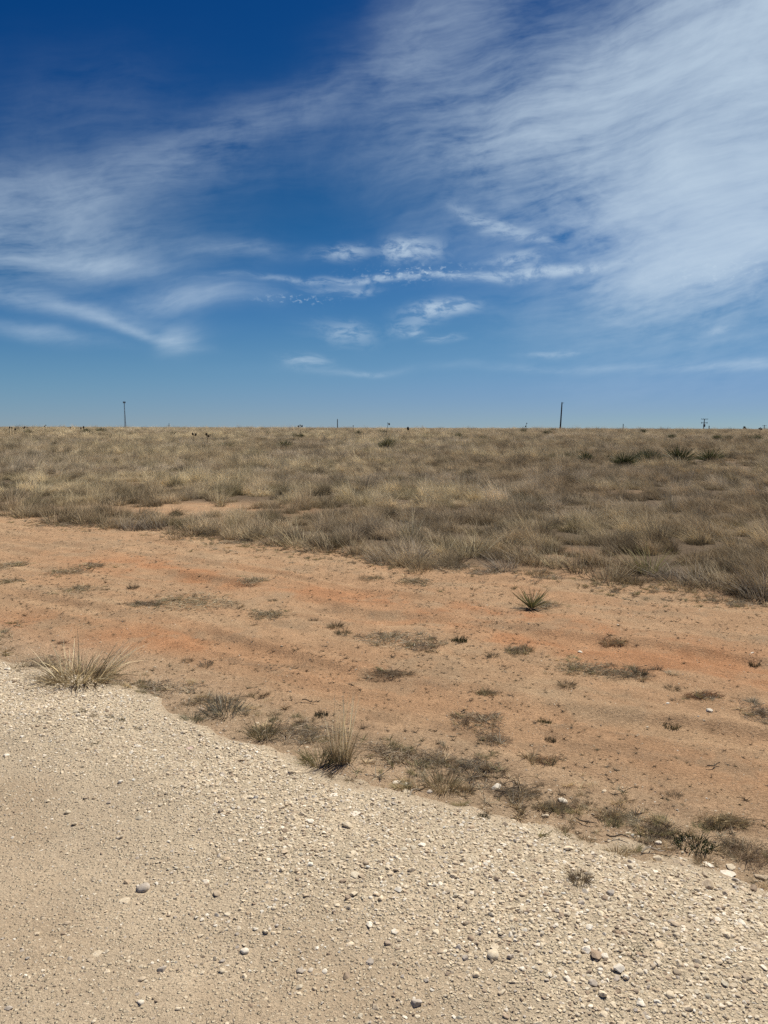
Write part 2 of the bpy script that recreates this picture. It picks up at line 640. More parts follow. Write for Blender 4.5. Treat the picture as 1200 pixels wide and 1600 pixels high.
def ground_colour(x, y):
    tan = np.array([0.395, 0.256, 0.150])
    red = np.array([0.405, 0.208, 0.105])
    pale = np.array([0.420, 0.300, 0.185])
    brown = np.array([0.105, 0.080, 0.054])  # litter soil, darkened so the gaps between tussocks look shaded
    th = RAD(-33)
    along = x * math.cos(th) + y * math.sin(th)
    across = -x * math.sin(th) + y * math.cos(th)
    n1 = fbm(along / 3.0, across, 0.75, 4, 61)
    n2 = fbm(x, y, 0.5, 4, 62)
    n3 = fbm(along / 7.0, across, 0.16, 3, 63)
    r = sstep(0.50, 0.72, n1) * 0.28
    for g in [(230, 885, 1.5, 0.55), (620, 950, 2.2, 0.50), (820, 975, 1.6, 0.40), (1040, 1035, 1.3, 0.30), (1150, 1065, 1.0, 0.22),
              (60, 985, 0.9, 0.25), (330, 1010, 0.9, 0.25)]:
        r = r + 0.80 * gauss_px(x, y, *g) * (0.35 + 1.1 * sstep(0.35, 0.65, n2))
    r = np.clip(r, 0, 1) * (0.6 + 0.8 * (n2 - 0.2))
    p = sstep(0.45, 0.75, n3) * 0.5 + 0.35 * sstep(0.5, 0.8, n2)
    c = tan[None] + (red - tan)[None] * np.clip(r, 0, 1)[:, None]
    c = c + (pale - c) * np.clip(p * (1 - 0.6 * np.clip(r, 0, 1)), 0, 1)[:, None]
    q = (np.interp(x, ROADX, ROADY) - y) * ROADC
    dusty = sstep(-0.9, 0.0, q) * 0.55                                  # caliche dust blown off the road
    c = c + (np.array([0.40, 0.32, 0.225]) - c) * dusty[:, None]
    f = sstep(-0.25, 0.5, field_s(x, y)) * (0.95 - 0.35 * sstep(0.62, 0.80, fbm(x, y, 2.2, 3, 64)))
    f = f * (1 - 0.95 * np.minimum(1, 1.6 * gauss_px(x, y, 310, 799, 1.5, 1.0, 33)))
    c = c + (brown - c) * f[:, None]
    # crusts, wash lines and scuffs along the verge
    scuff = sstep(0.56, 0.70, fbm(along / 4.0, across, 0.11, 4, 66)) * sstep(0.42, 0.62, fbm(x, y, 1.1, 2, 67)) * (1 - f)
    c = c + (np.array([0.27, 0.185, 0.115]) - c) * (0.55 * scuff)[:, None]
    crust = sstep(0.58, 0.66, fbm(x, y, 0.33, 4, 68, 0.6)) * (1 - f)
    c = c + (np.array([0.32, 0.235, 0.150]) - c) * (0.45 * crust)[:, None]
    c = c * (0.94 + 0.40 * fbm(x, y, 0.16, 4, 65, 0.65))[:, None]
    return np.clip(c, 0.01, 0.9)


def road_colour(x, y):
    s = road_s(x, y)
    base = np.array([0.480, 0.385, 0.268])
    pale = np.array([0.585, 0.492, 0.350])
    rosy = np.array([0.390, 0.285, 0.180])
    n = fbm(x, y, 0.7, 4, 71)
    n2 = fbm(x, y, 0.25, 3, 72)
    st = stoniness(x, y)
    c = base[None] + (pale - base)[None] * np.clip(st * 0.8, 0, 1)[:, None]
    c = c + (rosy - c) * (sstep(0.52, 0.75, n) * 0.5 * (1 - st))[:, None]
    c = c + (np.array([0.355, 0.27, 0.18]) - c) * (sstep(0.05, -0.2, s) * 0.6)[:, None]
    return np.clip(c * (0.88 + 0.24 * n2)[:, None], 0.01, 0.9)


def stoniness(x, y):
    """1 in the bank of loose pale stone along the road's edge, falling towards the packed middle"""
    s = road_s(x, y)
    n = fbm(x, y, 0.6, 3, 73)
    w_ = 0.55 + 0.35 * sstep(-1.5, 1.2, x)
    return np.clip(sstep(-0.05, 0.12, s) * np.exp(-(np.maximum(s - 0.35, 0) / w_) ** 2) + 0.5 * (n - 0.5), 0, 1) * sstep(-0.12, 0.05, s)


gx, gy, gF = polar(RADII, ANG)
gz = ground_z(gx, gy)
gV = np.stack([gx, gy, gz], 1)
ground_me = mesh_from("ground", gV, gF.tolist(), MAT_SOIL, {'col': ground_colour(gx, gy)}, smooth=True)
ground = tag(link("ground", ground_me), "bare red sandy verge and prairie soil running to the horizon", kind='structure')

rr = RADII[RADII < 60]
rx, ry, rF = polar(rr, ANG)
keep = road_s(rx, ry) > -0.27
rF = rF[keep[rF].all(1)]
used = np.unique(rF)
remap = -np.ones(len(rx), int)
remap[used] = np.arange(len(used))
rx, ry = rx[used], ry[used]
road_me = mesh_from("gravel_road", np.stack([rx, ry, road_z(rx, ry)], 1), remap[rF].tolist(), MAT_ROAD,
                    {'col': road_colour(rx, ry), 'stony': stoniness(rx, ry)}, smooth=True)
road = tag(link("gravel_road", road_me), "pale crushed caliche road with a loose stony edge", kind='structure')


# ------------------------------------------------------------------ scattering with geometry nodes (for what nobody could count)
def scatter(name, P, rot, scl, idx, tint, protos, label):
    n = len(P)
    me = bpy.data.meshes.new(name)
    me.vertices.add(n)
    me.vertices.foreach_set('co', np.asarray(P, np.float32).ravel())
    a = me.attributes.new('rot', 'FLOAT_VECTOR', 'POINT')
    a.data.foreach_set('vector', np.asarray(rot, np.float32).ravel())
    a = me.attributes.new('scl', 'FLOAT_VECTOR', 'POINT')
    a.data.foreach_set('vector', np.asarray(scl, np.float32).ravel())
    a = me.attributes.new('idx', 'INT', 'POINT')
    a.data.foreach_set('value', np.asarray(idx, np.int32))
    a = me.attributes.new('tint', 'FLOAT_COLOR', 'POINT')
    tint = np.concatenate([np.asarray(tint, np.float32), np.ones((n, 1), np.float32)], 1)
    a.data.foreach_set('color', tint.ravel())
    ng = bpy.data.node_groups.new(name, 'GeometryNodeTree')
    ng.interface.new_socket('Geometry', in_out='INPUT', socket_type='NodeSocketGeometry')
    ng.interface.new_socket('Geometry', in_out='OUTPUT', socket_type='NodeSocketGeometry')
    N, L = ng.nodes, ng.links
    gi, go = N.new('NodeGroupInput'), N.new('NodeGroupOutput')
    jn = N.new('GeometryNodeJoinGeometry')
    for p in reversed(protos):                                            # the join lists its inputs last one first
        oi = N.new('GeometryNodeObjectInfo')
        oi.transform_space = 'ORIGINAL'
        oi.inputs['Object'].default_value = p
        oi.inputs['As Instance'].default_value = True
        L.new(oi.outputs['Geometry'], jn.inputs[0])

    def na(nm, dt):
        q = N.new('GeometryNodeInputNamedAttribute')
        q.data_type = dt
        q.inputs['Name'].default_value = nm
        return q.outputs['Attribute']
    ip = N.new('GeometryNodeInstanceOnPoints')
    ip.inputs['Pick Instance'].default_value = True
    er = N.new('FunctionNodeEulerToRotation')
    L.new(na('rot', 'FLOAT_VECTOR'), er.inputs[0])
    L.new(gi.outputs[0], ip.inputs['Points'])
    L.new(jn.outputs[0], ip.inputs['Instance'])
    L.new(na('idx', 'INT'), ip.inputs['Instance Index'])
    L.new(er.outputs[0], ip.inputs['Rotation'])
    L.new(na('scl', 'FLOAT_VECTOR'), ip.inputs['Scale'])
    L.new(ip.outputs[0], go.inputs[0])
    o = link(name, me)
    md = o.modifiers.new('scatter', 'NODES')
    md.node_group = ng
    tag(o, label, kind='stuff')
    return o


# ------------------------------------------------------------------ stones
def ico(sub):
    bm = bmesh.new()
    bmesh.ops.create_icosphere(bm, subdivisions=sub, radius=0.5)
    return bm


def stone_mesh(k, rounded):
    """one stone about 1 unit across, its underside at about z = -0.2"""
    R = np.random.default_rng(900 + k)
    if rounded:
        bm = ico(3)
        ph = R.uniform(0, 50, 3)
        for v in bm.verts:
            p = v.co
            n = fbm(np.array([p.x * 1.1 + ph[0] + p.z]), np.array([p.y * 1.1 + ph[1] - p.z * 0.7]), 0.55, 3, 200 + k)[0] - 0.5
            v.co = p * (1 + 0.55 * n)
        for _ in range(3):                                            # a few worn flats
            d = Vector(R.normal(size=3)).normalized()
            c = R.uniform(0.28, 0.40)
            for v in bm.verts:
                e = v.co.dot(d) - c
                if e > 0:
                    v.co -= d * e * 0.85
    else:
        bm = bmesh.new()
        for _ in range(22):
            d = Vector(R.normal(size=3)).normalized() * R.uniform(0.40, 0.56)
            bm.verts.new(d)
        h = bmesh.ops.convex_hull(bm, input=bm.verts)
        bmesh.ops.delete(bm, geom=[g for g in h['geom_interior'] if isinstance(g, bmesh.types.BMVert)], context='VERTS')
        bmesh.ops.bevel(bm, geom=bm.edges[:], offset=0.03, segments=1, affect='EDGES', profile=0.5)
    sq = (R.uniform(0.85, 1.15), R.uniform(0.65, 0.95), R.uniform(0.42, 0.72))
    for v in bm.verts:
        v.co = Vector((v.co.x * sq[0], v.co.y * sq[1], v.co.z * sq[2] + 0.12))
    me = bpy.data.meshes.new("stone")
    bm.to_mesh(me)
    bm.free()
    me.materials.append(MAT_STONE)
    if rounded:
        me.shade_smooth()
    return me


ROUND = (0, 3, 6)
STONES = [stone_mesh(k, k in ROUND) for k in range(14)]
CREAM, TAN, GREY, BROWN, WHITE = (0.65, 0.56, 0.42), (0.50, 0.41, 0.30), (0.48, 0.425, 0.36), (0.36, 0.28, 0.205), (0.77, 0.71, 0.60)

# stones one can point at: u, v, width in photo pixels, tint, shape, flatness, label
LANDMARKS = [
    (1108, 1113, 10, WHITE, 0, 0.9, "round white stone alone on the bare dirt of the right verge"),
    (1175, 1023, 8, WHITE, 1, 0.6, "small white stone near the right frame edge on reddish dirt"),
    (1043, 1101, 6, WHITE, 3, 0.8, "pale pebble on the dirt just left of the round white stone"),
    (906, 1024, 8, WHITE, 2, 0.5, "white chip beside the grey mat below the lone yucca"),
    (880, 1251, 19, WHITE, 4, 0.7, "bright white stone sitting against a small grey tuft at the road edge"),
    (852, 1275, 13, CREAM, 5, 0.9, "squat cream stone below the bright white stone with the tuft"),
    (775, 1233, 17, WHITE, 7, 0.6, "white angular stone at the right end of the grey mats by the road"),
    (620, 1226, 16, WHITE, 8, 0.35, "flat white stone under the grey mat, left one of two"),
    (636, 1227, 15, WHITE, 10, 0.35, "flat white stone under the grey mat, right one of two"),
    (635, 1243, 14, CREAM, 11, 0.7, "cream stone half in shade below the two flat white stones"),
    (671, 1242, 11, GREY, 3, 0.9, "grey round stone on the road edge below the tan tuft"),
    (1028, 1319, 11, WHITE, 6, 0.7, "white pebble just left of the green clump on the dirt"),
    (1027, 1348, 15, CREAM, 13, 0.9, "blocky cream stone at the road edge below the green clump"),
    (1058, 1354, 12, TAN, 9, 0.8, "tan stone right of the blocky cream stone at the road edge"),
    (1107, 1354, 19, WHITE, 1, 0.3, "thin white slab lying flat at the road edge, upper of a pair"),
    (1135, 1369, 25, WHITE, 2, 0.3, "long white slab lying flat at the road edge, lower of a pair"),
    (1141, 1357, 17, CREAM, 4, 0.8, "angular cream rock touching the long white slab"),
    (1190, 1371, 20, TAN, 5, 0.6, "tan rock at the road edge by the right frame edge"),
    (1105, 1403, 24, TAN, 7, 0.75, "largest tan rock on the right with a deep shadow under it"),
    (1176, 1403, 16, BROWN, 8, 0.95, "dark pointed brown rock near the right frame edge"),
    (1150, 1392, 12, GREY, 10, 0.8, "grey stone between the tan rock and the dark pointed rock"),
    (918, 1360, 17, TAN, 11, 0.5, "flat tan stone at the top of the stony bank left of the slabs"),
    (225, 1400, 21, GREY, 0, 0.85, "pale grey cobble with a black shadow on the packed road"),
    (195, 1421, 17, CREAM, 13, 0.25, "cream chip bedded flat beside the pale grey cobble"),
    (154, 1504, 16, CREAM, 6, 0.2, "cream stone pressed level into the packed road"),
    (254, 1530, 16, GREY, 9, 0.85, "grey angular stone below the bedded cream stone on the packed road"),
    (105, 1456, 11, TAN, 12, 0.8, "tan pebble, upper of two on the left of the packed road"),
    (100, 1473, 8, BROWN, 3, 0.9, "brown pebble, lower of two on the left of the packed road"),
    (313, 1476, 10, CREAM, 4, 0.9, "cream upright chip in the middle left of the road"),
    (383, 1503, 13, WHITE, 0, 0.9, "white rounded pebble in a loose trio, highest of them"),
    (348, 1516, 9, GREY, 3, 0.9, "grey round pebble in a loose trio, middle one"),
    (347, 1532, 10, CREAM, 6, 0.8, "cream round pebble in a loose trio, lowest one"),
    (221, 1584, 11, WHITE, 6, 0.7, "white pebble near the bottom frame edge on the left"),
    (650, 1590, 20, GREY, 9, 0.95, "big grey stone with a dark side at the bottom frame edge"),
    (616, 1478, 14, WHITE, 12, 0.5, "pale drop-shaped stone in the centre of the road"),
    (508, 1536, 10, WHITE, 3, 0.7, "white pebble right of the lilac grey pebble on the road"),
    (469, 1536, 12, GREY, 0, 0.8, "lilac grey oval pebble low on the packed road"),
    (541, 1544, 13, BROWN, 7, 0.8, "brown knobbly stone next to the white pebble on the road"),
    (578, 1524, 13, GREY, 11, 0.8, "grey stone just above the brown knobbly stone"),
    (735, 1491, 11, BROWN, 3, 0.9, "round brown pebble, upper one of a pair right of centre"),
    (727, 1521, 12, GREY, 9, 0.9, "grey round pebble, lower one of a pair right of centre"),
    (688, 1510, 12, TAN, 10, 0.6, "tan chip left of the round pebble pair"),
    (767, 1518, 11, BROWN, 6, 0.9, "brown pebble right of the round pebble pair"),
    (760, 1358, 15, CREAM, 2, 0.55, "wedge-shaped cream stone in the stony bank with shade below"),
    (536, 1398, 13, BROWN, 4, 0.8, "brown cracked stone on the road left of centre"),
    (571, 1371, 11, TAN, 6, 0.8, "tan pebble above the brown cracked stone"),
    (606, 1378, 13, CREAM, 8, 0.6, "cream chip right of the tan pebble on the road"),
    (546, 1360, 12, CREAM, 13, 0.8, "cream finger-shaped stone standing in loose gravel"),
    (556, 1288, 20, WHITE, 5, 0.15, "wide white stone bedded level in the stony bank"),
    (520, 1258, 19, WHITE, 1, 0.15, "wide white stone bedded level at the top of the stony bank"),
    (548, 1262, 14, CREAM, 2, 0.2, "rounded cream stone bedded level right of the wide white one"),
    (216, 1181, 13, WHITE, 7, 0.3, "flat white chip on the left of the stony bank"),
    (297, 1182, 11, (0.60, 0.46, 0.40), 3, 0.5, "pinkish pale stone on the left of the stony bank"),
    (242, 1187, 10, WHITE, 10, 0.4, "white chip between the flat white chip and the pinkish stone"),
    (445, 1319, 10, BROWN, 0, 0.9, "dark brown round pebble alone in pale gravel"),
    (953, 1451, 12, CREAM, 6, 0.9, "round cream pebble just below the dead tuft on the road"),
    (908, 1440, 13, GREY, 9, 0.7, "grey stone in a dark huddle left of the round cream pebble"),
    (945, 1433, 11, BROWN, 11, 0.9, "brown stone right behind the round cream pebble"),
    (998, 1432, 11, TAN, 0, 0.7, "smooth tan pebble right of the brown stone on the road"),
    (1048, 1472, 12, GREY, 3, 0.9, "grey rounded stone in the loose gravel on the right"),
    (1055, 1493, 10, CREAM, 6, 0.9, "cream rounded pebble below the grey rounded stone"),
    (1115, 1507, 13, CREAM, 12, 0.6, "cream oval pebble in the loose gravel on the far right"),
    (885, 1558, 13, WHITE, 9, 0.8, "white stone low on the right of the road, left of a grey one"),
    (925, 1565, 13, GREY, 0, 0.85, "grey stone low on the right of the road, right of a white one"),
    (999, 1550, 12, CREAM, 3, 0.9, "yellowish cream egg-shaped pebble low on the right"),
    (1000, 1597, 14, WHITE, 4, 0.7, "white stone cut by the bottom frame edge on the right"),
    (875, 1461, 12, BROWN, 7, 0.8, "dark brown stone in a shadowed spot of the road"),
    (823, 1456, 10, BROWN, 13, 0.8, "brown chip left of the shadowed dark stone"),
    (12, 1196, 11, WHITE, 12, 0.5, "white chip on the left frame edge of the road"),
    (12, 1053, 11, WHITE, 2, 0.7, "white stone at the far left end of the road edge"),
    (15, 1595, 12, GREY, 8, 0.6, "grey stone in the bottom left corner of the road"),
]


def place_stone(x, y, size, mesh_i, tint, flat, rz, label, group):
    o = link("stone", STONES[mesh_i], (x, y, float(surf_z(x, y)) + 0.0 * size - (0.10 if flat < 0.4 else 0.03) * size * flat),
             (random.uniform(-.25, .25) * min(flat, .6), random.uniform(-.25, .25) * min(flat, .6), rz), (size, size, size * flat * 0.95))
    o['tint'] = tint
    tag(o, label, "stone", group)
    return o


GROUP_LAND = "single stones that stand out on the road and verge"
stone_objs = []
taken = []
for (u, v, wpx, tint, mi, flat, label) in LANDMARKS:
    x, y = hit(u, v)
    size = wpx / FPX * math.sqrt(x * x + y * y + EYE * EYE)
    stone_objs.append(place_stone(x, y, size, mi, tint, flat, random.uniform(0, 6.28), label, GROUP_LAND))
    taken.append((x, y))
taken = np.array(taken)

# loose gravel: thousands of stones; the largest in view become objects of their own, the rest one mass
NG = 190000
ang = RAD(1) * rng.uniform(-36, 36, NG)
rad = np.sqrt(rng.uniform(1.4 ** 2, 7.2 ** 2, NG))
px_, py_ = rad * np.sin(ang), rad * np.cos(ang)
s = road_s(px_, py_)
st = stoniness(px_, py_)
clus = sstep(0.35, 0.7, fbm(px_, py_, 0.35, 3, 81))
prob = np.where(s > -0.02, 0.26 + 0.36 * clus + 0.85 * st, 0.0) + np.where(s <= -0.02, 0.55 * np.exp(-np.maximum(-s, 0) / 0.17) + 0.014, 0.0)
k = rng.uniform(0, 1, NG) < prob
px_, py_, s, st = px_[k], py_[k], s[k], st[k]
n = len(px_)
dia = 0.0052 * rng.uniform(0.0, 1, n) ** (-1 / 2.5)
dia = np.minimum(dia, 0.013 + 0.018 * rng.uniform(0, 1, n) ** 3 + 0.006 * st)
dia = np.maximum(dia, 0.0112 * st * rng.uniform(0.7, 1.3, n))
dia *= 0.9 + 0.36 * st + 0.14 * sstep(0.3, 1.5, px_)
pal = np.array([CREAM, TAN, GREY, BROWN, WHITE])
pw = rng.uniform(0, 1, n)
lim = np.stack([0.46 + 0.14 * st, 0.74 + 0.04 * st, 0.84 - 0.02 * st, 0.94 - 0.08 * st], 1)
ci = (pw[:, None] > lim).sum(1)
tints = pal[ci] * rng.uniform(0.82, 1.14, (n, 1)) * (1 + 0.10 * st[:, None]) * (1 + 0.02 * rng.normal(size=(n, 1)) * np.array([1, 0, -1]))
flat = rng.uniform(0.45, 1.0, n)
bed = rng.uniform(-0.04, 0.22, n)
rz = rng.uniform(0, 6.28, n)
mi = rng.integers(0, len(STONES), n)
mi = np.where(np.isin(mi, ROUND) & (rng.uniform(0, 1, n) < 0.6), rng.integers(7, 14, n), mi)
pz = surf_z(px_, py_)
app = dia / np.sqrt(px_ ** 2 + py_ ** 2 + EYE ** 2)
inview = np.abs(px_) < 0.49 * py_ + 0.02
dmin = np.min((px_[:, None] - taken[:, 0]) ** 2 + (py_[:, None] - taken[:, 1]) ** 2, axis=1) if n * len(taken) < 2e7 else np.ones(n)
score = np.where(inview & (py_ > 1.9), app, 0)
order = np.argsort(-score)
N_OBJ = 215
single = np.zeros(n, bool)
single[order[:N_OBJ]] = True
CN = ["cream", "tan", "grey", "brown", "white"]
CAM_I = CAM_M.inverted()


def to_px(x, y):
    p = CAM_I @ Vector((x, y, float(swell(x, y))))
    return 600 + FPX * p.x / -p.z, 800 - FPX * p.y / -p.z


# what a pebble is near: u, v, a short name for it
ANCHORS = [
    (128, 1068, "the big bleached tuft"), (532, 1196, "the upright seed-stem tuft"), (690, 1232, "the tan shaggy tuft"), (412, 1152, "the small brown-green tuft"),
    (352, 1116, "the grey-straw tuft"), (300, 1128, "the little grey-green tuft"), (905, 1403, "the round dead brown tuft"), (1083, 1322, "the green leafy clump"),
    (980, 1510, "the flat green weed in the gravel"), (125, 1129, "the largest flat weed"), (216, 1153, "the last weed of the row"), (880, 1251, "the bright white stone"),
    (775, 1233, "the white angular stone"), (628, 1226, "the two flat white stones"), (1027, 1348, "the blocky cream stone"), (1107, 1354, "the thin white slab"),
    (1135, 1369, "the long white slab"), (1105, 1403, "the largest tan rock"), (1176, 1403, "the dark pointed rock"), (918, 1360, "the flat tan stone"),
    (225, 1400, "the pale grey cobble"), (154, 1504, "the level cream stone"), (254, 1530, "the grey angular stone"), (383, 1503, "the white rounded pebble"),
    (650, 1590, "the big grey stone"), (616, 1478, "the drop-shaped stone"), (469, 1536, "the lilac grey pebble"), (541, 1544, "the brown knobbly stone"),
    (735, 1491, "the round pebble pair"), (760, 1358, "the wedge-shaped stone"), (536, 1398, "the brown cracked stone"), (546, 1360, "the finger-shaped stone"),
    (556, 1288, "the wide level white stone"), (216, 1181, "the flat white chip"), (297, 1182, "the pinkish pale stone"), (445, 1319, "the dark brown lone pebble"),
    (953, 1451, "the round cream pebble"), (1048, 1472, "the grey rounded stone"), (1115, 1507, "the cream oval pebble"), (885, 1558, "the low white stone"),
    (999, 1550, "the egg-shaped pebble"), (1000, 1597, "the stone cut by the bottom frame edge"), (875, 1461, "the shadowed dark stone"), (1108, 1113, "the round white stone on dirt"),
    (755, 1289, "the small olive weed"), (870, 1262, "the tuft by the white stone")]
used_labels = set()


def pebble_label(x, y, what):
    u, v = to_px(x, y)
    for (au, av, nm) in sorted(ANCHORS, key=lambda q: (q[0] - u) ** 2 + (q[1] - v) ** 2)[:8]:
        du, dv = u - au, v - av
        a = math.degrees(math.atan2(-dv, du)) % 360
        side = ["right of", "above and right of", "above", "above and left of", "left of", "below and left of", "below", "below and right of"][int((a + 22.5) // 45) % 8]
        r = math.hypot(du, dv)
        how = "close " if r < 45 else ("" if r < 120 else "well ")
        lab = f"{what} {how}{side} {nm}"
        if lab not in used_labels:
            used_labels.add(lab)
            return lab
    return lab


for i in order[:N_OBJ]:
    kind = ("rounded" if mi[i] in ROUND else "angular")
    lab = pebble_label(px_[i], py_[i], kind + " " + CN[ci[i]] + (" pebble" if dia[i] < 0.026 else " stone"))
    o = link("stone", STONES[mi[i]], (px_[i], py_[i], pz[i] - bed[i] * dia[i]), (rng.uniform(-.3, .3), rng.uniform(-.3, .3), rz[i]),
             (dia[i], dia[i], dia[i] * flat[i]))
    o['tint'] = tuple(float(q) for q in tints[i])
    tag(o, lab, "stone", "loose pebbles on the gravel road and its edge")
m_ = ~single
scatter("gravel", np.stack([px_, py_, pz - bed * dia], 1)[m_],
        np.stack([rng.uniform(-.35, .35, n), rng.uniform(-.35, .35, n), rz], 1)[m_],
        np.stack([dia, dia, dia * flat], 1)[m_], mi[m_], tints[m_],
        [next(o for o in COL.objects if o.data is me) if any(o.data is me for o in COL.objects) else link("stone", me, (0, -3, 0)) for me in STONES],
        "loose pale gravel strewn over the road and its edge")


# ------------------------------------------------------------------ grasses, built blade by blade
def blades(B, D, L, W, bend, segs=3, seed=0, taper=0.8):
    """ribbons: B base points, D start directions, L lengths, W widths, BEND sideways pull at the tip (vectors in lengths)"""
    R = np.random.default_rng(seed)
    n = len(B)
    side = np.cross(D, R.normal(size=(n, 3)))
    side /= np.linalg.norm(side, axis=1)[:, None] + 1e-9
    V, F = [], []
    for k in range(segs + 1):
        t = k / segs
        c = B + L[:, None] * (D * t + bend * t * t)
        wk = W * max(1 - t, 0.0) ** taper
        if k < segs:
            V.append(c - side * wk[:, None] / 2)
            V.append(c + side * wk[:, None] / 2)
        else:
            V.append(c)
    nv = 2 * segs + 1
    V = np.stack(V, 1).reshape(-1, 3)
    o = np.arange(n)[:, None] * nv
    quads = []
    for k in range(segs - 1):
        quads.append(o + np.array([[2 * k, 2 * k + 1, 2 * k + 3, 2 * k + 2]]))
    tri = o + np.array([[2 * segs - 2, 2 * segs - 1, 2 * segs]])
    F = np.concatenate(quads).tolist() + tri.tolist()
    sh = np.repeat(np.stack([R.uniform(0, 1, n), R.uniform(0, 1, n), R.uniform(0, 1, n)], 1), nv, 0)
    return V, F, sh


def join(parts):
    V, F, S, o = [], [], [], 0
    for v, f, s_ in parts:
        V.append(v)
        F += [[i + o for i in q] for q in f]
        S.append(s_)
        o += len(v)
    return np.concatenate(V), F, np.concatenate(S)


WIND = np.array([-0.18, 1.0, 0.0])
WIND /= np.linalg.norm(WIND)


def tuft(seed, n=90, r=0.10, h=0.36, spread=0.35, lean=0.45, width=0.0055, droop=0.15, stems=8, shade_thatch=0):
    R = np.random.default_rng(seed)
    a = R.uniform(0, 2 * math.pi, n)
    q = r * np.sqrt(R.uniform(0, 1, n))
    B = np.stack([q * np.cos(a), q * np.sin(a), -0.02 * np.ones(n)], 1)
    out = np.stack([np.cos(a), np.sin(a), 0 * a], 1)
    D = np.array([0, 0, 1.0]) + out * (spread * (0.35 + q / r * 0.9) * R.uniform(0.4, 1.3, n))[:, None] + WIND * (lean * 0.45) + 0.16 * R.normal(size=(n, 3))
    D[:, 2] = np.maximum(D[:, 2], 0.25)
    D /= np.linalg.norm(D, axis=1)[:, None]
    L = h * R.uniform(0.45, 1.15, n) * 1.12
    bend = WIND * (lean * R.uniform(0.5, 1.3, n))[:, None] + out * (0.25 * R.uniform(0, 1, n))[:, None] + 0.10 * R.normal(size=(n, 3))
    bend[:, 2] -= droop * R.uniform(0.3, 1.6, n)
    p = [blades(B, D, L, width * R.uniform(0.6, 1.3, n), bend, 3, seed + 1)]
    if shade_thatch:                                                            # old sheaths round the foot, coloured extra dark to paint in its shade
        m = shade_thatch
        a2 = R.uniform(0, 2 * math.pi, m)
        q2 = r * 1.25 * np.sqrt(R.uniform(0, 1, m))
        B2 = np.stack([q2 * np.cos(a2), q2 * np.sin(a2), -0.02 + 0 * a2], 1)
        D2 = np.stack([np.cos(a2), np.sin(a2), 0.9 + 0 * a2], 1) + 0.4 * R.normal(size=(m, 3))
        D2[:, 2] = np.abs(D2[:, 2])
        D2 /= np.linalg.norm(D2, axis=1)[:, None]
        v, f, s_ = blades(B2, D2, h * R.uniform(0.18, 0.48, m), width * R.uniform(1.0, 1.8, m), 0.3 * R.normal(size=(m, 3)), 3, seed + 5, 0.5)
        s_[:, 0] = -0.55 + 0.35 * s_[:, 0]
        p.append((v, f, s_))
    if stems:                                                             # a few taller flowering stems with a thin head
        m = stems
        D2 = np.array([0, 0, 1.0]) + 0.22 * R.normal(size=(m, 3)) + WIND * lean * 0.5
        D2 /= np.linalg.norm(D2, axis=1)[:, None]
        v, f, s_ = blades(B[:m], D2, h * R.uniform(1.1, 1.55, m), np.full(m, width * 0.75), WIND * (lean * 0.7) * np.ones((m, 1)), 4, seed + 2, 0.25)
        s_[:, 0] = 0.65 + 0.35 * s_[:, 0]
        p.append((v, f, s_))
    V, F, S = join(p)
    return mesh_from("grass_tuft", V, F, MAT_GRASS, {'shade': S})


def mat_mesh(seed, n=330, rx=0.5, ry=0.5, h=0.07, L=0.17, width=0.0060, curl=0.35):
    """a low tangle of dead stems lying over each other, 1 x 1 m before scaling"""
    R = np.random.default_rng(seed)
    a = R.uniform(0, 2 * math.pi, n)
    q = R.uniform(0, 1, n) ** 0.8
    lob = 0.45 + 1.0 * fbm(np.cos(a) * 2.2 + seed, np.sin(a) * 2.2, 1.0, 3, seed)
    B = np.stack([rx * q * lob * np.cos(a), ry * q * lob * np.sin(a), R.uniform(-0.012, h * 0.55, n) * (1 - q * 0.6)], 1)
    D = R.normal(size=(n, 3)) * np.array([1, 1, 0.34])
    D[:, 2] = np.abs(D[:, 2]) + 0.10
    D /= np.linalg.norm(D, axis=1)[:, None]
    bend = R.normal(size=(n, 3)) * curl
    bend[:, 2] = -np.abs(bend[:, 2]) * 0.75 - 0.12
    V, F, S = blades(B, D, L * R.uniform(0.35, 1.3, n), width * R.uniform(0.6, 1.4, n), bend, 3, seed + 1, 0.35)
    return mesh_from("dead_grass_mat", V, F, MAT_STEM, {'shade': S})


def yucca_leaves(seed, n=85, h=0.5, dead=False, upright=0.0):
    R = np.random.default_rng(seed)
    a = R.uniform(0, 2 * math.pi, n)
    if dead:
        el = R.uniform(-0.15, 0.35, n)
    else:
        el = np.arcsin(np.clip(R.uniform(0.15, 1.0, n) ** (0.6 - 0.35 * upright), 0, 1))
    D = np.stack([np.cos(a) * np.cos(el), np.sin(a) * np.cos(el), np.sin(el)], 1)
    B = D * np.array([0.03, 0.03, 0.02]) + np.array([0, 0, 0.03 if dead else 0.05])
    L = h * R.uniform(0.7, 1.1, n) * (0.9 if dead else 1)
    bend = 0.05 * R.normal(size=(n, 3))
    bend[:, 2] -= 0.22 if dead else 0.03
    V, F, S = blades(B, D, L, np.full(n, 0.019) * R.uniform(0.8, 1.2, n), bend, 3, seed + 3, 0.75)
    return mesh_from("dead_leaves" if dead else "leaves", V, F, MAT_STEM if dead else MAT_YUCCA, {'shade': S})


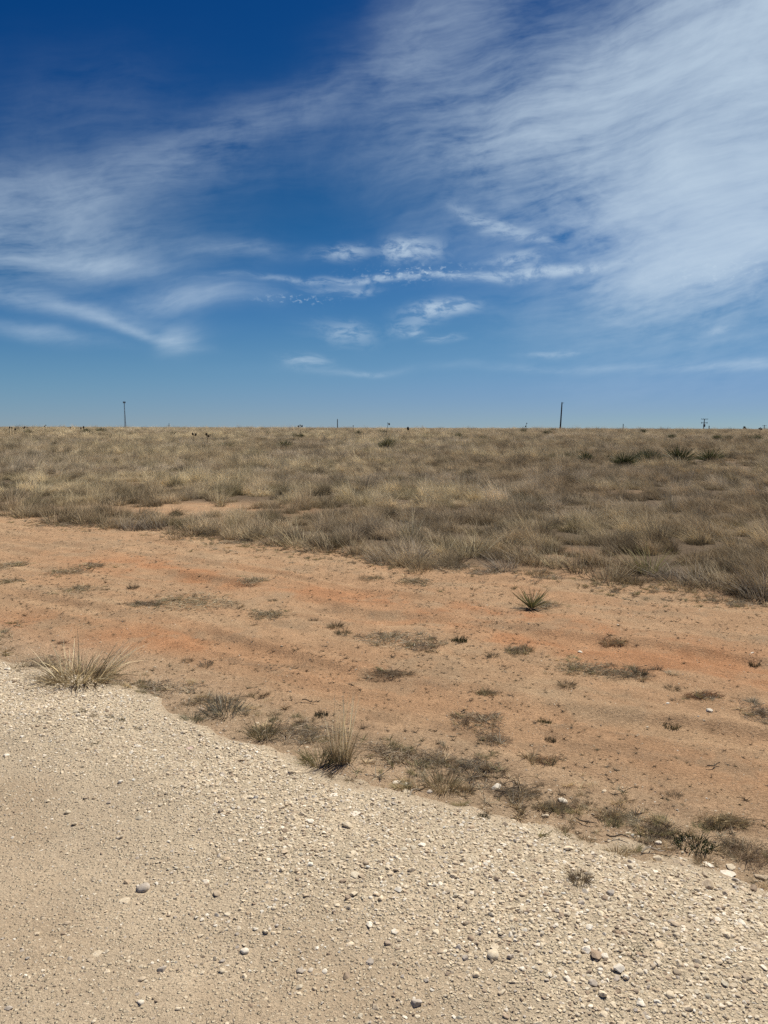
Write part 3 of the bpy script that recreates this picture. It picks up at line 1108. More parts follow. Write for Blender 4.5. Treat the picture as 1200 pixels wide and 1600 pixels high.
def tube(path, radii, sides=6):
    P = [Vector(p) for p in path]
    V, F = [], []
    for i, p in enumerate(P):
        d = (P[min(i + 1, len(P) - 1)] - P[max(i - 1, 0)]).normalized()
        x = d.orthogonal().normalized()
        y = d.cross(x)
        for k in range(sides):
            t = 2 * math.pi * k / sides
            V.append(tuple(p + (x * math.cos(t) + y * math.sin(t)) * radii[i]))
    for i in range(len(P) - 1):
        for k in range(sides):
            a, b = i * sides + k, i * sides + (k + 1) % sides
            F.append([a, b, b + sides, a + sides])
    F.append(list(range(sides))[::-1])
    F.append([(len(P) - 1) * sides + k for k in range(sides)])
    return V, F


def merge(parts):
    V, F = [], []
    for v, f in parts:
        o = len(V)
        V += [tuple(p) for p in v]
        F += [[i + o for i in q] for q in f]
    return V, F


def box(cx, cy, cz, sx, sy, sz):
    V = [(cx + sx * a / 2, cy + sy * b / 2, cz + sz * c / 2) for a in (-1, 1) for b in (-1, 1) for c in (-1, 1)]
    F = [[0, 1, 3, 2], [4, 6, 7, 5], [0, 4, 5, 1], [2, 3, 7, 6], [0, 2, 6, 4], [1, 5, 7, 3]]
    return V, F


STRAW = np.array([0.62, 0.53, 0.335])
DUN = np.array([0.42, 0.332, 0.208])
ASH = np.array([0.45, 0.385, 0.295])
OLIVE = np.array([0.29, 0.25, 0.12])

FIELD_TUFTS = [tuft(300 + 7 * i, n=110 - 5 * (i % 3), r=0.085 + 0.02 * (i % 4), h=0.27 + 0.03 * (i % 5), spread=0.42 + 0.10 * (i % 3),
                    lean=0.40 + 0.08 * (i % 4), stems=5 + 3 * (i % 4), shade_thatch=55) for i in range(12)]
TALL_TUFTS = [tuft(500 + 7 * i, n=80, r=0.07, h=0.42, spread=0.22, lean=0.55, stems=14, shade_thatch=45) for i in range(3)]
SHORT_TUFTS = [tuft(600 + 7 * i, n=120, r=0.11, h=0.17, spread=0.6, lean=0.2, stems=0, shade_thatch=50) for i in range(4)]

# clumps along the front edge of the prairie: each its own plant
EDGE = [(12, 806, "dark clump cut by the left frame edge at the prairie's front"),
        (40, 809, "low brown clump near the left end of the prairie's front edge"),
        (58, 806, "small clump just behind the low brown clump at the left end"),
        (92, 816, "rounded clump with a black foot at the prairie's left front"),
        (130, 818, "broad clump right of the rounded black-footed clump"),
        (165, 822, "clump with a dark hollow above bare sand at the left front"),
        (205, 827, "spreading grey clump that juts onto the sand at the left front"),
        (240, 826, "low clump between the jutting grey clump and the bare gap"),
        (268, 833, "first clump of the spur below the bare sandy gap"),
        (300, 836, "middle clump of the spur below the bare sandy gap"),
        (332, 834, "dark last clump of the spur below the bare sandy gap"),
        (365, 840, "clump with black foot right of the spur"),
        (398, 843, "leaning straw clump between two dark-footed clumps"),
        (430, 851, "dark-footed clump on a small rise of the edge"),
        (465, 852, "low straw clump at the middle left of the edge"),
        (503, 860, "almost black clump standing out onto the sand"),
        (556, 864, "round shaggy brown clump standing out onto the sand"),
        (590, 868, "clump right of the round shaggy brown clump"),
        (600, 878, "small low clump before the grey stubble"),
        (640, 880, "low clump on the grey stubble at the centre of the edge"),
        (690, 872, "pale clump behind the grey stubble"),
        (735, 876, "wide pale clump with drooping blades behind the stubble"),
        (785, 893, "tall grey clump with a deep black foot at the right centre"),
        (830, 884, "clump behind the lone yucca"),
        (868, 890, "straw clump right behind the lone yucca"),
        (905, 896, "brown clump left of the blackest hollow"),
        (950, 910, "clump with the blackest hollow under it at the right front"),
        (985, 898, "low clump right of the blackest hollow"),
        (1015, 900, "yellow-green clump on the right part of the edge"),
        (1045, 908, "small grey clump before the yellow-green clump"),
        (1085, 915, "grey drooping clump on the right front"),
        (1115, 921, "dark-footed clump on the right front"),
        (1150, 927, "low dark clump near the right frame edge"),
        (1185, 936, "grey clump cut by the right frame edge")]
edge_objs = []
for i, (u, v, label) in enumerate(EDGE):
    x, y = hit(u, v)
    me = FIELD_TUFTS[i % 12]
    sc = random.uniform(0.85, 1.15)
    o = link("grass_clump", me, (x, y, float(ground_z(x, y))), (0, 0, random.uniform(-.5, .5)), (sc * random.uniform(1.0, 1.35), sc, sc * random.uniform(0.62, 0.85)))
    base_c = DUN * 0.8 + (STRAW - DUN) * random.uniform(0, 0.3)  # edge tints toned down here and below, painting in their shadowed feet
    if "yellow-green" in label:
        base_c = np.array([0.30, 0.27, 0.12])
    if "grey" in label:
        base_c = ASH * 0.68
    if "straw" in label or "pale" in label:
        base_c = STRAW * 0.85
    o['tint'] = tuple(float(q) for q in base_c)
    tag(o, label, "grass clump", "bunchgrass clumps along the front edge of the prairie")
    edge_objs.append(o)

# the field itself: tussocks of several tufts each, with hollows of bare litter between them
def field_points():
    out = []
    #            from, to, tussocks per m2, tufts in each, spread, size
    for r0, r1, dens_, memb, sp, big in [(5.5, 14, 11.0, 8, 0.066, 0.64), (14, 28, 7.0, 8, 0.082, 0.76), (28, 60, 4.0, 5, 0.125, 1.05),
                                         (60, 118, 2.2, 3, 0.26, 1.6), (118, 150, 0.8, 3, 0.3, 1.6)]:
        a0 = RAD(33)
        nc = int(a0 * (r1 * r1 - r0 * r0) * dens_)
        a = rng.uniform(-a0, a0, nc)
        r = np.sqrt(rng.uniform(r0 * r0, r1 * r1, nc))
        cx, cy = r * np.sin(a), r * np.cos(a)
        cid = np.repeat(np.arange(nc), memb)
        keepm = rng.uniform(0, 1, len(cid)) < 0.8
        cid = cid[keepm]
        m = len(cid)
        vig = rng.uniform(0.55, 1.25, nc)
        sz = (0.7 + 0.5 * vig)[cid] * sp
        off = rng.normal(size=(m, 2)) * sz[:, None]
        out.append(np.stack([cx[cid] + off[:, 0], cy[cid] + off[:, 1], np.full(m, big), cx[cid], cy[cid], vig[cid], rng.uniform(0, 1, nc)[cid],
                             rng.uniform(0, 1, nc)[cid], np.hypot(off[:, 0], off[:, 1]) / sp], 1))
    return np.concatenate(out)


P = field_points()
x, y, big, cx_, cy_, vig, cu, cw, offr = P.T
fs = field_s(cx_, cy_)
openness = fbm(cx_, cy_, 2.6, 3, 92)
prob = sstep(-0.05, 0.15, fs) * (1 - 0.50 * sstep(0.58, 0.76, openness))
for (u, v, su, sv) in [(310, 799, 1.5, 1.0), (1082, 724, 2.4, 1.6), (1140, 733, 2.0, 1.0), (1070, 745, 0.9, 1.2), (1145, 862, 0.55, 0.25), (1060, 865, 0.4, 0.2),
                       (985, 790, 0.8, 0.3), (672, 805, 0.8, 0.3), (925, 780, 0.9, 0.25), (1060, 790, 0.7, 0.4)]:
    prob = prob * (1 - 0.94 * np.minimum(1, 1.5 * gauss_px(cx_, cy_, u, v, su, sv, 33)))
k = (cw < prob) | (rng.uniform(0, 1, len(x)) < 0.12 * prob)
x, y, big, fs, cx_, cy_, vig, cu, offr = (q[k] for q in (x, y, big, fs, cx_, cy_, vig, cu, offr))
n = len(x)
dist = np.hypot(x, y)
kindn = fbm(x, y, 4.0, 3, 93)
pale_n = fbm(x * 0.5, y, 3.2, 3, 94)
u_ = rng.uniform(0, 1, n)
nF, nT, nS = len(FIELD_TUFTS), len(TALL_TUFTS), len(SHORT_TUFTS)
idx = rng.integers(0, nF, n)
tallc = cu < 0.10 + 0.22 * sstep(0.48, 0.68, pale_n)
tallm = tallc & (u_ < 0.5)
shortm = ((cu > 0.76) & (u_ < 0.75)) | (u_ > 0.88) | (offr > 2.0)
idx = np.where(tallm, nF + rng.integers(0, nT, n), idx)
idx = np.where(shortm, nF + nT + rng.integers(0, nS, n), idx)
csh = _hash(np.floor(cx_ * 977), np.floor(cy_ * 977), 5)                    # one number per tussock
csh2 = _hash(np.floor(cx_ * 977), np.floor(cy_ * 977), 6)
mixs = np.clip(sstep(0.36, 0.64, pale_n) * 0.65 + 0.55 * (csh - 0.4) + 0.1 * rng.normal(size=n), 0, 1)
tint = DUN[None] + (STRAW - DUN)[None] * mixs[:, None]
ash = np.clip(sstep(0.5, 0.7, kindn) * 0.6 + 0.6 * (csh2 - 0.6), 0, 1)
tint = tint + (ASH - tint) * ash[:, None]
ol = (csh2 < 0.08 + 0.10 * sstep(0.5, 0.7, fbm(x, y, 2.5, 2, 95))) * rng.uniform(0.3, 0.9, n)
tint = tint + (OLIVE - tint) * ol[:, None]
rust_and_shade = np.clip(sstep(0.40, 0.66, fbm(x, y, 1.5, 3, 96)) * 0.6 + 0.45 * sstep(0.0, 0.33, x / dist) + 0.5 * (csh - 0.6), 0, 0.9)  # browner grass in patches, plus backlit shade painted in towards the right
tint = tint + (np.array([0.285, 0.215, 0.130]) - tint) * rust_and_shade[:, None]
plume = (tallm & (u_ < 0.3)) * 0.30
old = (_hash(np.floor(cx_ * 977), np.floor(cy_ * 977), 7) < 0.17) * 0.5                # last year's dead tussocks, dark and weathered
tint = tint * ((0.70 + 0.82 * csh2 + plume) * (1 - old))[:, None] * rng.uniform(0.88, 1.12, (n, 1))
sc = big * rng.uniform(0.75, 1.25, n)
hgt = np.where(big > 1.0, 1.0 / big ** 0.9, 1.0) * rng.uniform(0.8, 1.2, n) * (0.38 + 0.40 * vig) * np.where(tallm, 1.25, 1.0)
z = ground_z(x, y)
print("field tufts", n, "gravel", int(m_.sum()))

# three tall and four short tufts stand as plants of their own, and serve the field as patterns too
proto = [edge_objs[i] for i in range(12)]
for me, (u, v), label in zip(TALL_TUFTS + SHORT_TUFTS,
                             [(345, 795), (60, 780), (640, 850), (275, 842), (655, 893), (835, 902), (1065, 921)],
                             ["tall straw clump at the right end of the bare sandy gap",
                              "tall straw clump in the pale grass behind the left front",
                              "tall straw clump behind the small low clump at the centre",
                              "short stubbly clump on sand below the spur",
                              "short stubbly clump in front of the grey stubble",
                              "short stubbly clump touching the lone yucca",
                              "short stubbly clump before the grey drooping clump"]):
    X, Y = hit(u, v)
    o = link("grass_clump", me, (X, Y, float(ground_z(X, Y))), (0, 0, random.uniform(-.4, .4)))
    o['tint'] = tuple(float(q) for q in (STRAW if "straw" in label else DUN))
    tag(o, label, "grass clump", "bunchgrass clumps along the front edge of the prairie")
    proto.append(o)
scatter("prairie_grass", np.stack([x, y, z], 1), np.stack([0.08 * rng.normal(size=n), 0.08 * rng.normal(size=n), rng.normal(size=n) * 0.55], 1),
        np.stack([sc, sc, sc * hgt], 1), idx, tint, proto, "wind-bent dry straw-coloured prairie grass covering the plain to the horizon")

exec_rest = True

# ------------------------------------------------------------------ yuccas
def yucca(u, v, hpx, label, group, dead=True, tint=(0.24, 0.24, 0.11), at=None, variant=0):
    x, y = hit(u, v) if at is None else at
    d = math.sqrt(x * x + y * y + EYE * EYE)
    sc = (hpx / FPX * d + (0.20 if y > 20 else 0.0)) / 0.50
    o = link("yucca", None, (x, y, float(ground_z(x, y)) - 0.01), ((random.uniform(-.22, .22), random.uniform(-.22, .22), random.uniform(0, 6.28)) if y > 20 else (0, 0, 1.0)), (sc * random.uniform(0.95, 1.35), sc * random.uniform(0.95, 1.35), sc * random.uniform(0.8, 1.0)))
    tag(o, label, "yucca", group)
    a = link("leaves", YL[variant if variant == 4 and d < 15 else variant % 4], parent=o)
    a['tint'] = tint
    if dead:
        b = link("dead_leaves", YD[variant % len(YD)], parent=o)
        b['tint'] = (0.20, 0.17, 0.13)
    return o


YL = [yucca_leaves(40 + 3 * i, 230 + 40 * i) for i in range(4)]
YD = [yucca_leaves(70 + 3 * i, 40, 0.42, True) for i in range(3)]
YG = "yuccas growing among the prairie grass"
YL.append(yucca_leaves(58, 62, 0.5, False, 0.9))
yucca(830, 950, 40, "lone green yucca with grey skirt on bare sand in front of the prairie", "yuccas on the bare verge", variant=4)
NEAR_YUCCA = [
    (1110, 725, 20, "dark spiky yucca, rightmost of the green row below the two-armed pole"),
    (1061, 727, 20, "wide dark yucca second from the right in the green row"),
    (1016, 727, 18, "paler green yucca left of the wide dark yucca"),
    (1004, 722, 13, "small yucca tucked behind the paler green yucca"),
    (975, 732, 20, "ragged yucca standing lowest in the green row"),
    (950, 722, 12, "dull yucca left of the ragged lowest yucca"),
    (915, 723, 15, "grey-green yucca in the left half of the green row"),
    (906, 715, 12, "small yucca behind the grey-green yucca"),
    (862, 721, 12, "faded yucca at the left end of the green row"),
    (885, 719, 11, "faded low yucca next to the left end of the green row"),
    (447, 704, 12, "dark green yucca alone below the short pole left of centre"),
    (604, 704, 15, "olive yucca below the leaning seed stalk at the centre"),
    (612, 697, 9, "small yucca behind the olive yucca at the centre"),
    (597, 679, 6, "tiny far yucca right under the leaning seed stalk"),
    (560, 680, 6, "tiny far yucca left of the leaning seed stalk"),
    (470, 685, 6, "tiny far yucca below the forked seed stalk"),
    (459, 685, 6, "tiny far yucca left of the one below the forked seed stalk"),
    (419, 680, 5, "tiny far yucca well left of the forked seed stalk"),
    (135, 678, 6, "far yucca beneath the twin seed heads on the left"),
    (159, 677, 6, "far yucca right of the one beneath the twin seed heads"),
    (175, 673, 4, "far yucca just left of the lattice tower's foot"),
    (272, 681, 5, "far dark yucca right of the lattice tower's foot"),
    (45, 679, 5, "far yucca under the seed heads near the left frame edge"),
    (352, 703, 9, "olive yucca in pale grass on the left"),
    (818, 677, 6, "far yucca below the thin seed stalk left of the bare pole"),
    (855, 680, 6, "far yucca left of the bare pole's foot, nearer one"),
    (864, 675, 5, "far yucca left of the bare pole's foot, farther one"),
    (716, 685, 6, "far flat yucca in the middle distance right of centre"),
    (757, 688, 6, "far flat yucca left of the bare pole, lowest one"),
    (1050, 686, 7, "far yucca between the short post and the two-armed pole"),
    (1120, 688, 7, "far dark yucca below and right of the two-armed pole"),
    (1138, 689, 6, "far yucca right next to the one below the two-armed pole"),
    (1182, 689, 8, "far dark yucca near the right frame edge, larger one"),
    (1166, 690, 6, "far low yucca near the right frame edge, smaller one"),
    (1005, 678, 5, "far yucca below and right of the short lone post"),
]
for i, (u, v, h, lab) in enumerate(NEAR_YUCCA):
    g = random.uniform(0.8, 1.15)
    olive = ("olive" in lab or "faded" in lab or "dull" in lab)
    yucca(u, v, h * (0.55 if 855 < u < 960 and v > 700 else 1.0), lab, YG, dead=(h > 10), variant=i, tint=tuple(g * q for q in ((0.17, 0.16, 0.08) if olive else (0.115, 0.125, 0.055))))


def seed_stalk(u, vtop, lean_px, heads, label, dist=62.0):
    """dried yucca flower stalk with dark pods; stands near the crest, its top seen at u, vtop"""
    d = px_dir(u, vtop)
    k = dist / d.y
    X, Y, Z = d.x * k, dist, EYE + d.z * k
    ux = px_dir(u - lean_px, vtop)
    bx = ux.x * dist / ux.y
    bz = float(ground_z(bx, Y))
    o = link("yucca_stalk", None, (bx, Y, bz))
    tag(o, label, "seed stalk", "dried yucca seed stalks along the skyline")
    top = Vector((X - bx, 0, Z - bz))
    V, F = tube([(0, 0, -0.05), top * 0.5, top], [0.022, 0.018, 0.012], 5)
    st_ = link("stalk", mesh_from("stalk", V, F, MAT_BARK), parent=o)
    me = HEAD
    for (fx, fz, s_) in heads:
        p = top * fz + Vector((fx, 0, 0))
        V, F = tube([top * (fz - 0.06), p], [0.012, 0.009], 4)
        b = link("branch", mesh_from("branch", V, F, MAT_BARK), parent=o)
        h = link("seed_pod", me, p, (0, 0, random.uniform(0, 6)), (s_, s_, s_ * 1.3), parent=o)
    return o


_bm = ico(2)
for q in _bm.verts:
    q.co = q.co * (1 + 0.35 * (random.random() - 0.5))
HEAD = bpy.data.meshes.new("seed_pod")
_bm.to_mesh(HEAD)
_bm.free()
HEAD.materials.append(MAT_BARK)
seed_stalk(469, 664.5, 0, [(-0.14, 0.93, 0.11), (0.0, 1.0, 0.10), (0.15, 0.94, 0.13)], "forked seed stalk with a pod on each arm, below the short pole left of centre", 62)
seed_stalk(606.5, 661, 4.5, [(0.10, 0.93, 0.13), (-0.03, 1.0, 0.06)], "leaning seed stalk with one dark pod at the centre of the skyline", 62)
seed_stalk(637.5, 669.5, -4, [(0.0, 1.0, 0.24)], "short stalk with one round black pod on the skyline at the centre", 70)
seed_stalk(822.5, 661, 1, [(0.04, 0.97, 0.09), (-0.05, 0.72, 0.12)], "thin pale-tipped seed stalk left of the bare pole", 75)
seed_stalk(552, 665.5, 0.5, [(0.0, 1.0, 0.09)], "short bare seed stalk right of the short pole", 80)
seed_stalk(303, 677, 0.5, [(-0.08, 0.95, 0.12), (0.12, 0.9, 0.13)], "two-headed seed stalk in the grass right of the tower", 48)
seed_stalk(324, 678.5, 0.5, [(-0.06, 1.0, 0.14), (0.08, 0.85, 0.12)], "dark knotted seed stalk in the grass, right of the two-headed one", 48)
seed_stalk(70.5, 664, 0.5, [(-0.08, 0.8, 0.11), (0.09, 0.95, 0.09)], "tallest seed stalk near the left end of the skyline", 85)
seed_stalk(14.5, 668, 0, [(0.05, 1.0, 0.14)], "dark seed stalk, first in the row near the left frame edge", 70)
seed_stalk(18.5, 668.5, 0.3, [(0.0, 1.0, 0.12)], "dark seed stalk, second in the row near the left frame edge", 70)
seed_stalk(23, 670, 0, [(0.05, 0.95, 0.15)], "dark seed stalk, third in the row near the left frame edge", 66)
seed_stalk(38, 667.5, -0.3, [(0.06, 1.0, 0.14), (-0.06, 0.85, 0.10)], "thick-headed seed stalk right of the row near the left frame edge", 75)
seed_stalk(42.5, 668, 0.3, [(0.0, 1.0, 0.10)], "thin seed stalk touching the thick-headed one", 75)
seed_stalk(110, 667.5, 0, [(0.0, 1.0, 0.10)], "small seed stalk left of the twin seed heads", 85)
seed_stalk(126.5, 669, 0.3, [(0.0, 1.0, 0.14)], "left of the twin dark seed heads beside the tower", 75)
seed_stalk(130, 667.5, -0.4, [(0.04, 1.0, 0.15)], "right of the twin dark seed heads beside the tower", 75)
seed_stalk(1188, 668.5, 1, [(-0.10, 0.9, 0.13), (0.10, 0.85, 0.15), (0.02, 1.0, 0.09)], "bushy seed stalk beside the small armed pole at the right", 75)


# ------------------------------------------------------------------ poles and tower far off
def at_far(u, dist):
    d = px_dir(u, 668)
    return d.x * dist / d.y, dist


def top_z(u, v, dist):
    d = px_dir(u, v)
    return EYE + d.z * dist / d.y


def cyl(r0, r1, z0, z1, sides=10, x=0.0, y=0.0, x1=None):
    return tube([(x, y, z0), ((x if x1 is None else x1), y, z1)], [r0, r1], sides)


def put(name, vf, mat, parent, loc=(0, 0, 0), rot=(0, 0, 0)):
    return link(name, mesh_from(name, vf[0], vf[1], mat), loc, rot, parent=parent)


def pole_base(u, vtop, dist, label, cat="utility pole", group=None, name="utility_pole", tilt_px=0.0):
    X, Y = at_far(u, dist)
    bz = float(ground_z(X, Y))
    o = link(name, None, (X, Y, bz))
    tag(o, label, cat, group)
    return o, top_z(u + tilt_px, vtop, dist) - bz, tilt_px / FPX * dist


GP = "utility poles standing beyond the crest of the plain"
o, H, dx = pole_base(875, 628.5, 200, "tall bare dark utility pole with no arms, standing alone on the skyline", group=GP, tilt_px=2.0)
put("shaft", cyl(0.21, 0.14, -0.5, H, 12, x1=dx), MAT_WOOD, o)
a = put("bracket", box(dx + 0.26, 0, H - 0.22, 0.42, 0.06, 0.06), MAT_STEEL, o)
put("insulator", cyl(0.045, 0.03, H - 0.19, H - 0.02, 8, x=dx + 0.44), MAT_PORC, a)
zc = EYE - float(o.location.z)
put("marker_band", tube([(0.03, 0, zc - 0.5), (0.035, 0, zc + 0.2)], [0.222, 0.221], 12), MAT_RED, o)

o, H, dx = pole_base(1098.6, 654.5, 285, "utility pole with two crossarms and a grey transformer on the right skyline", group=GP, tilt_px=1.4)
put("shaft", cyl(0.19, 0.14, -0.5, H, 12, x1=dx), MAT_WOOD, o)
lx = dx * 0.98
arm = put("crossarm", box(lx, -0.19, H - 0.1, 2.5, 0.13, 0.16), MAT_WOOD, o)
for k in (-1.15, -0.45, 0.45, 1.15):
    put("insulator", cyl(0.05, 0.035, H - 0.02, H + 0.17, 8, x=lx + k, y=-0.19), MAT_PORC, arm)
arm = put("crossarm", box(dx * 0.83, -0.19, H - 1.45, 2.3, 0.13, 0.16), MAT_WOOD, o)
for k in (-1.05, 0.95):
    put("cutout", cyl(0.09, 0.09, H - 1.75, H - 1.15, 8, x=dx * 0.83 + k, y=-0.30), MAT_TANK, arm)
tk = put("transformer", merge([cyl(0.36, 0.36, H - 2.95, H - 2.0, 14, x=dx * 0.70 - 0.12, y=-0.60), cyl(0.38, 0.30, H - 2.0, H - 1.93, 14, x=dx * 0.70 - 0.12, y=-0.60)]), MAT_TANK, o)
for k in (-0.15, 0.15):
    put("bushing", cyl(0.05, 0.03, H - 1.93, H - 1.70, 8, x=dx * 0.70 - 0.12 + k, y=-0.60), MAT_PORC, tk)

o, H, dx = pole_base(1194.0, 664.2, 430, "small far utility pole with two crossarms at the right frame edge", group=GP)
put("shaft", cyl(0.2, 0.15, -0.5, H, 10), MAT_WOOD, o)
put("crossarm", box(0, -0.2, H - 0.35, 2.4, 0.14, 0.17), MAT_WOOD, o)
put("crossarm", box(0, -0.2, H - 1.75, 2.2, 0.14, 0.17), MAT_WOOD, o)

o, H, dx = pole_base(1107.8, 665.5, 285, "short stub post right beside the two-armed transformer pole", "post", GP, "stub_post")
put("shaft", cyl(0.17, 0.15, -0.5, H, 10), MAT_WOOD, o)
put("cap", cyl(0.19, 0.12, H, H + 0.07, 10), MAT_STEEL, o)
o, H, dx = pole_base(973.5, 662.5, 300, "thin short post alone on the skyline right of the bare pole", "post", GP, "stub_post")
put("shaft", cyl(0.16, 0.13, -0.5, H, 10), MAT_WOOD, o)
put("cap", cyl(0.18, 0.11, H, H + 0.07, 10), MAT_STEEL, o)
o, H, dx = pole_base(527.3, 655.0, 360, "slim armless pole on the skyline left of centre", group=GP)
put("shaft", cyl(0.24, 0.17, -0.5, H, 10), MAT_WOOD, o)
put("cap", cyl(0.19, 0.10, H, H + 0.1, 10), MAT_STEEL, o)
o, H, dx = pole_base(264.3, 661.3, 640, "faint far pole right of the lattice tower", group=GP)
put("shaft", cyl(0.22, 0.17, -0.5, H, 10), MAT_WOOD, o)
put("crossarm", box(0, -0.2, H - 1.9, 2.0, 0.14, 0.17), MAT_WOOD, o)

# lattice communications tower
o, H, dx = pole_base(196.2, 627.5, 900, "tall grey lattice tower with an antenna cluster on top, on the left skyline", "tower", None, "lattice_tower", tilt_px=-0.6)
wb, wt = 1.55, 0.42


def tower_pt(k, t):
    a_ = math.pi / 2 + k * 2 * math.pi / 3
    q = wb + (wt - wb) * min(1, t * 1.35) ** 0.8
    return Vector((dx * t + q * math.cos(a_), q * math.sin(a_), -0.5 + (H - 1.2 + 0.5) * t))


for k in range(3):
    ts = np.linspace(0, 1, 14)
    put("leg", tube([tower_pt(k, t) for t in ts], [0.17 - 0.05 * t for t in ts], 6), MAT_STEEL, o)
NB = 22
for k in range(3):
    parts = []
    for i in range(NB):
        a_, b_ = i / NB, (i + 1) / NB
        parts.append(tube([tower_pt(k, a_), tower_pt((k + 1) % 3, b_)], [0.06, 0.06], 4))
        parts.append(tube([tower_pt((k + 1) % 3, a_), tower_pt(k, b_)], [0.06, 0.06], 4))
        parts.append(tube([tower_pt(k, b_), tower_pt((k + 1) % 3, b_)], [0.05, 0.05], 4))
    br = put("bracing", merge(parts), MAT_STEEL, o)
    br['kind'] = 'stuff'
plat = put("antenna_platform", tube([(dx, 0, H - 1.35), (dx, 0, H - 1.15)], [1.25, 1.25], 12), MAT_STEEL, o)
for k in range(6):
    a_ = k * math.pi / 3
    put("antenna_panel", box(dx + 1.25 * math.cos(a_), 1.25 * math.sin(a_), H - 0.9, 0.45, 0.45, 1.9), MAT_TANK, plat)
put("mast", cyl(0.12, 0.06, H - 1.2, H + 0.6, 8, x=dx), MAT_STEEL, o)


# ------------------------------------------------------------------ two far scrub trees just showing over the crest
def scrub_tree(u, v, wpx, hpx, dist, label, seed):
    R = np.random.default_rng(seed)
    X, Y = at_far(u, dist)
    bz = float(ground_z(X, Y))
    H = top_z(u, v, dist) - bz
    W = wpx / FPX * dist
    o = link("scrub_tree", None, (X, Y, bz))
    tag(o, label, "tree", "scrub trees beyond the crest")
    parts = [tube([(0, 0, -0.3), (0.05, 0, H * 0.35), (0, 0.05, H * 0.6)], [0.14, 0.10, 0.06], 7)]
    for i in range(7):
        a_ = R.uniform(0, 6.28)
        p0 = Vector((0.03, 0, H * R.uniform(0.3, 0.5)))
        p1 = Vector((math.cos(a_) * W * 0.35, math.sin(a_) * W * 0.35, H * R.uniform(0.65, 0.9)))
        parts.append(tube([p0, (p0 + p1) / 2 + Vector((0, 0, 0.1)), p1], [0.05, 0.035, 0.015], 5))
    put("trunk", merge(parts), MAT_BARK, o)
    n = 900
    q = R.normal(size=(n, 3))
    q /= np.linalg.norm(q, axis=1)[:, None]
    q *= R.uniform(0.2, 1, (n, 1)) ** 0.4
    lump = 0.75 + 0.5 * vnoise(q[:, 0] * 2.2 + seed, q[:, 2] * 2.2, seed)
    B = q * lump[:, None] * np.array([W * 0.5, W * 0.5, H * 0.30]) + np.array([0, 0, H * 0.70])
    D = R.normal(size=(n, 3))
    D /= np.linalg.norm(D, axis=1)[:, None]
    V, F, S = blades(B, D, R.uniform(0.12, 0.3, n), R.uniform(0.05, 0.12, n), 0.1 * R.normal(size=(n, 3)), 2, seed, 0.5)
    c = link("crown", mesh_from("crown", V, F, MAT_YUCCA, {'shade': S}), parent=o)
    c['tint'] = (0.06, 0.06, 0.035)


scrub_tree(7, 667.6, 7.0, 3, 260, "low dark scrub tree peeping over the crest at the left frame edge", 5)
scrub_tree(1163.4, 666.0, 5.0, 5, 270, "small dark scrub tree between the two armed poles at the right", 6)


# ------------------------------------------------------------------ tufts and weeds by the road
def plant(name, me, u, v, wpx, hpx, tint, label, cat, group=None, rz=None, unit=(1.0, 0.3), ratio=1.0):
    """a plant standing at pixel u, v, about wpx wide and hpx tall in the photo; UNIT = the mesh's own width and height"""
    x, y = hit(u, v)
    d = math.sqrt(x * x + y * y + EYE * EYE)
    sx = wpx / FPX * d / unit[0]
    sz = hpx / FPX * d / unit[1]
    o = link(name, me, (x, y, float(surf_z(x, y)) - 0.004), (0, 0, random.uniform(-.5, .5) if rz is None else rz), (sx, sx * ratio, sz))
    o['tint'] = tuple(float(q) for q in tint)
    tag(o, label, cat, group)
    return o


def clump(seed, n, r, h, spread, droop, width, lean=0.0, stems=0, up=1.0):
    return tuft(seed, n=n, r=r, h=h, spread=spread, lean=lean, width=width, droop=droop, stems=stems)


GR = "grass tufts along the gravel road's edge"
STRAWY = (0.46, 0.385, 0.25)
# the big bleached tuft: an outer fan of pale stems over a darker heart
V1 = tuft(1200, n=420, r=0.17, h=0.27, spread=0.85, lean=0.0, width=0.0058, droop=0.10, stems=0, shade_thatch=160)
big = plant("grass_tuft", V1, 128, 1068, 128, 46, (0.36, 0.29, 0.18), "big bleached bunchgrass tuft with pale fanned stems on the road edge", "grass tuft", GR, 0.0, unit=(0.60, 0.30))
R_ = np.random.default_rng(77)
n_ = 70
a_ = R_.uniform(0, 6.28, n_)
B_ = np.stack([0.14 * np.cos(a_), 0.13 * np.sin(a_), 0 * a_], 1)
D_ = np.stack([np.cos(a_) * R_.uniform(0.2, 1.2, n_) + 0.35, np.sin(a_) * R_.uniform(0, 0.8, n_), np.ones(n_)], 1)
D_ /= np.linalg.norm(D_, axis=1)[:, None]
v_, f_, s_ = blades(B_, D_, R_.uniform(0.22, 0.42, n_), np.full(n_, 0.0062), 0.20 * R_.normal(size=(n_, 3)), 4, 78, 0.35)
ps = link("pale_stems", mesh_from("pale_stems", v_, f_, MAT_GRASS, {'shade': s_}), parent=big)
ps['tint'] = (0.85, 0.74, 0.50)
ls_n = 60
a_ = R_.uniform(3.4, 6.6, ls_n)
B_ = np.stack([0.12 * np.cos(a_), 0.10 * np.sin(a_), 0.03 + 0 * a_], 1)
D_ = np.stack([np.cos(a_), np.sin(a_), R_.uniform(-0.05, 0.25, ls_n)], 1)
v_, f_, s_ = blades(B_, D_, R_.uniform(0.15, 0.34, ls_n), np.full(ls_n, 0.006), np.stack([0.1 * R_.normal(size=ls_n), 0.1 * R_.normal(size=ls_n), -0.15 * np.ones(ls_n)], 1), 3, 79, 0.4)
fs_ = link("fallen_stems", mesh_from("fallen_stems", v_, f_, MAT_GRASS, {'shade': s_}), parent=big)
fs_['tint'] = (0.36, 0.29, 0.18)

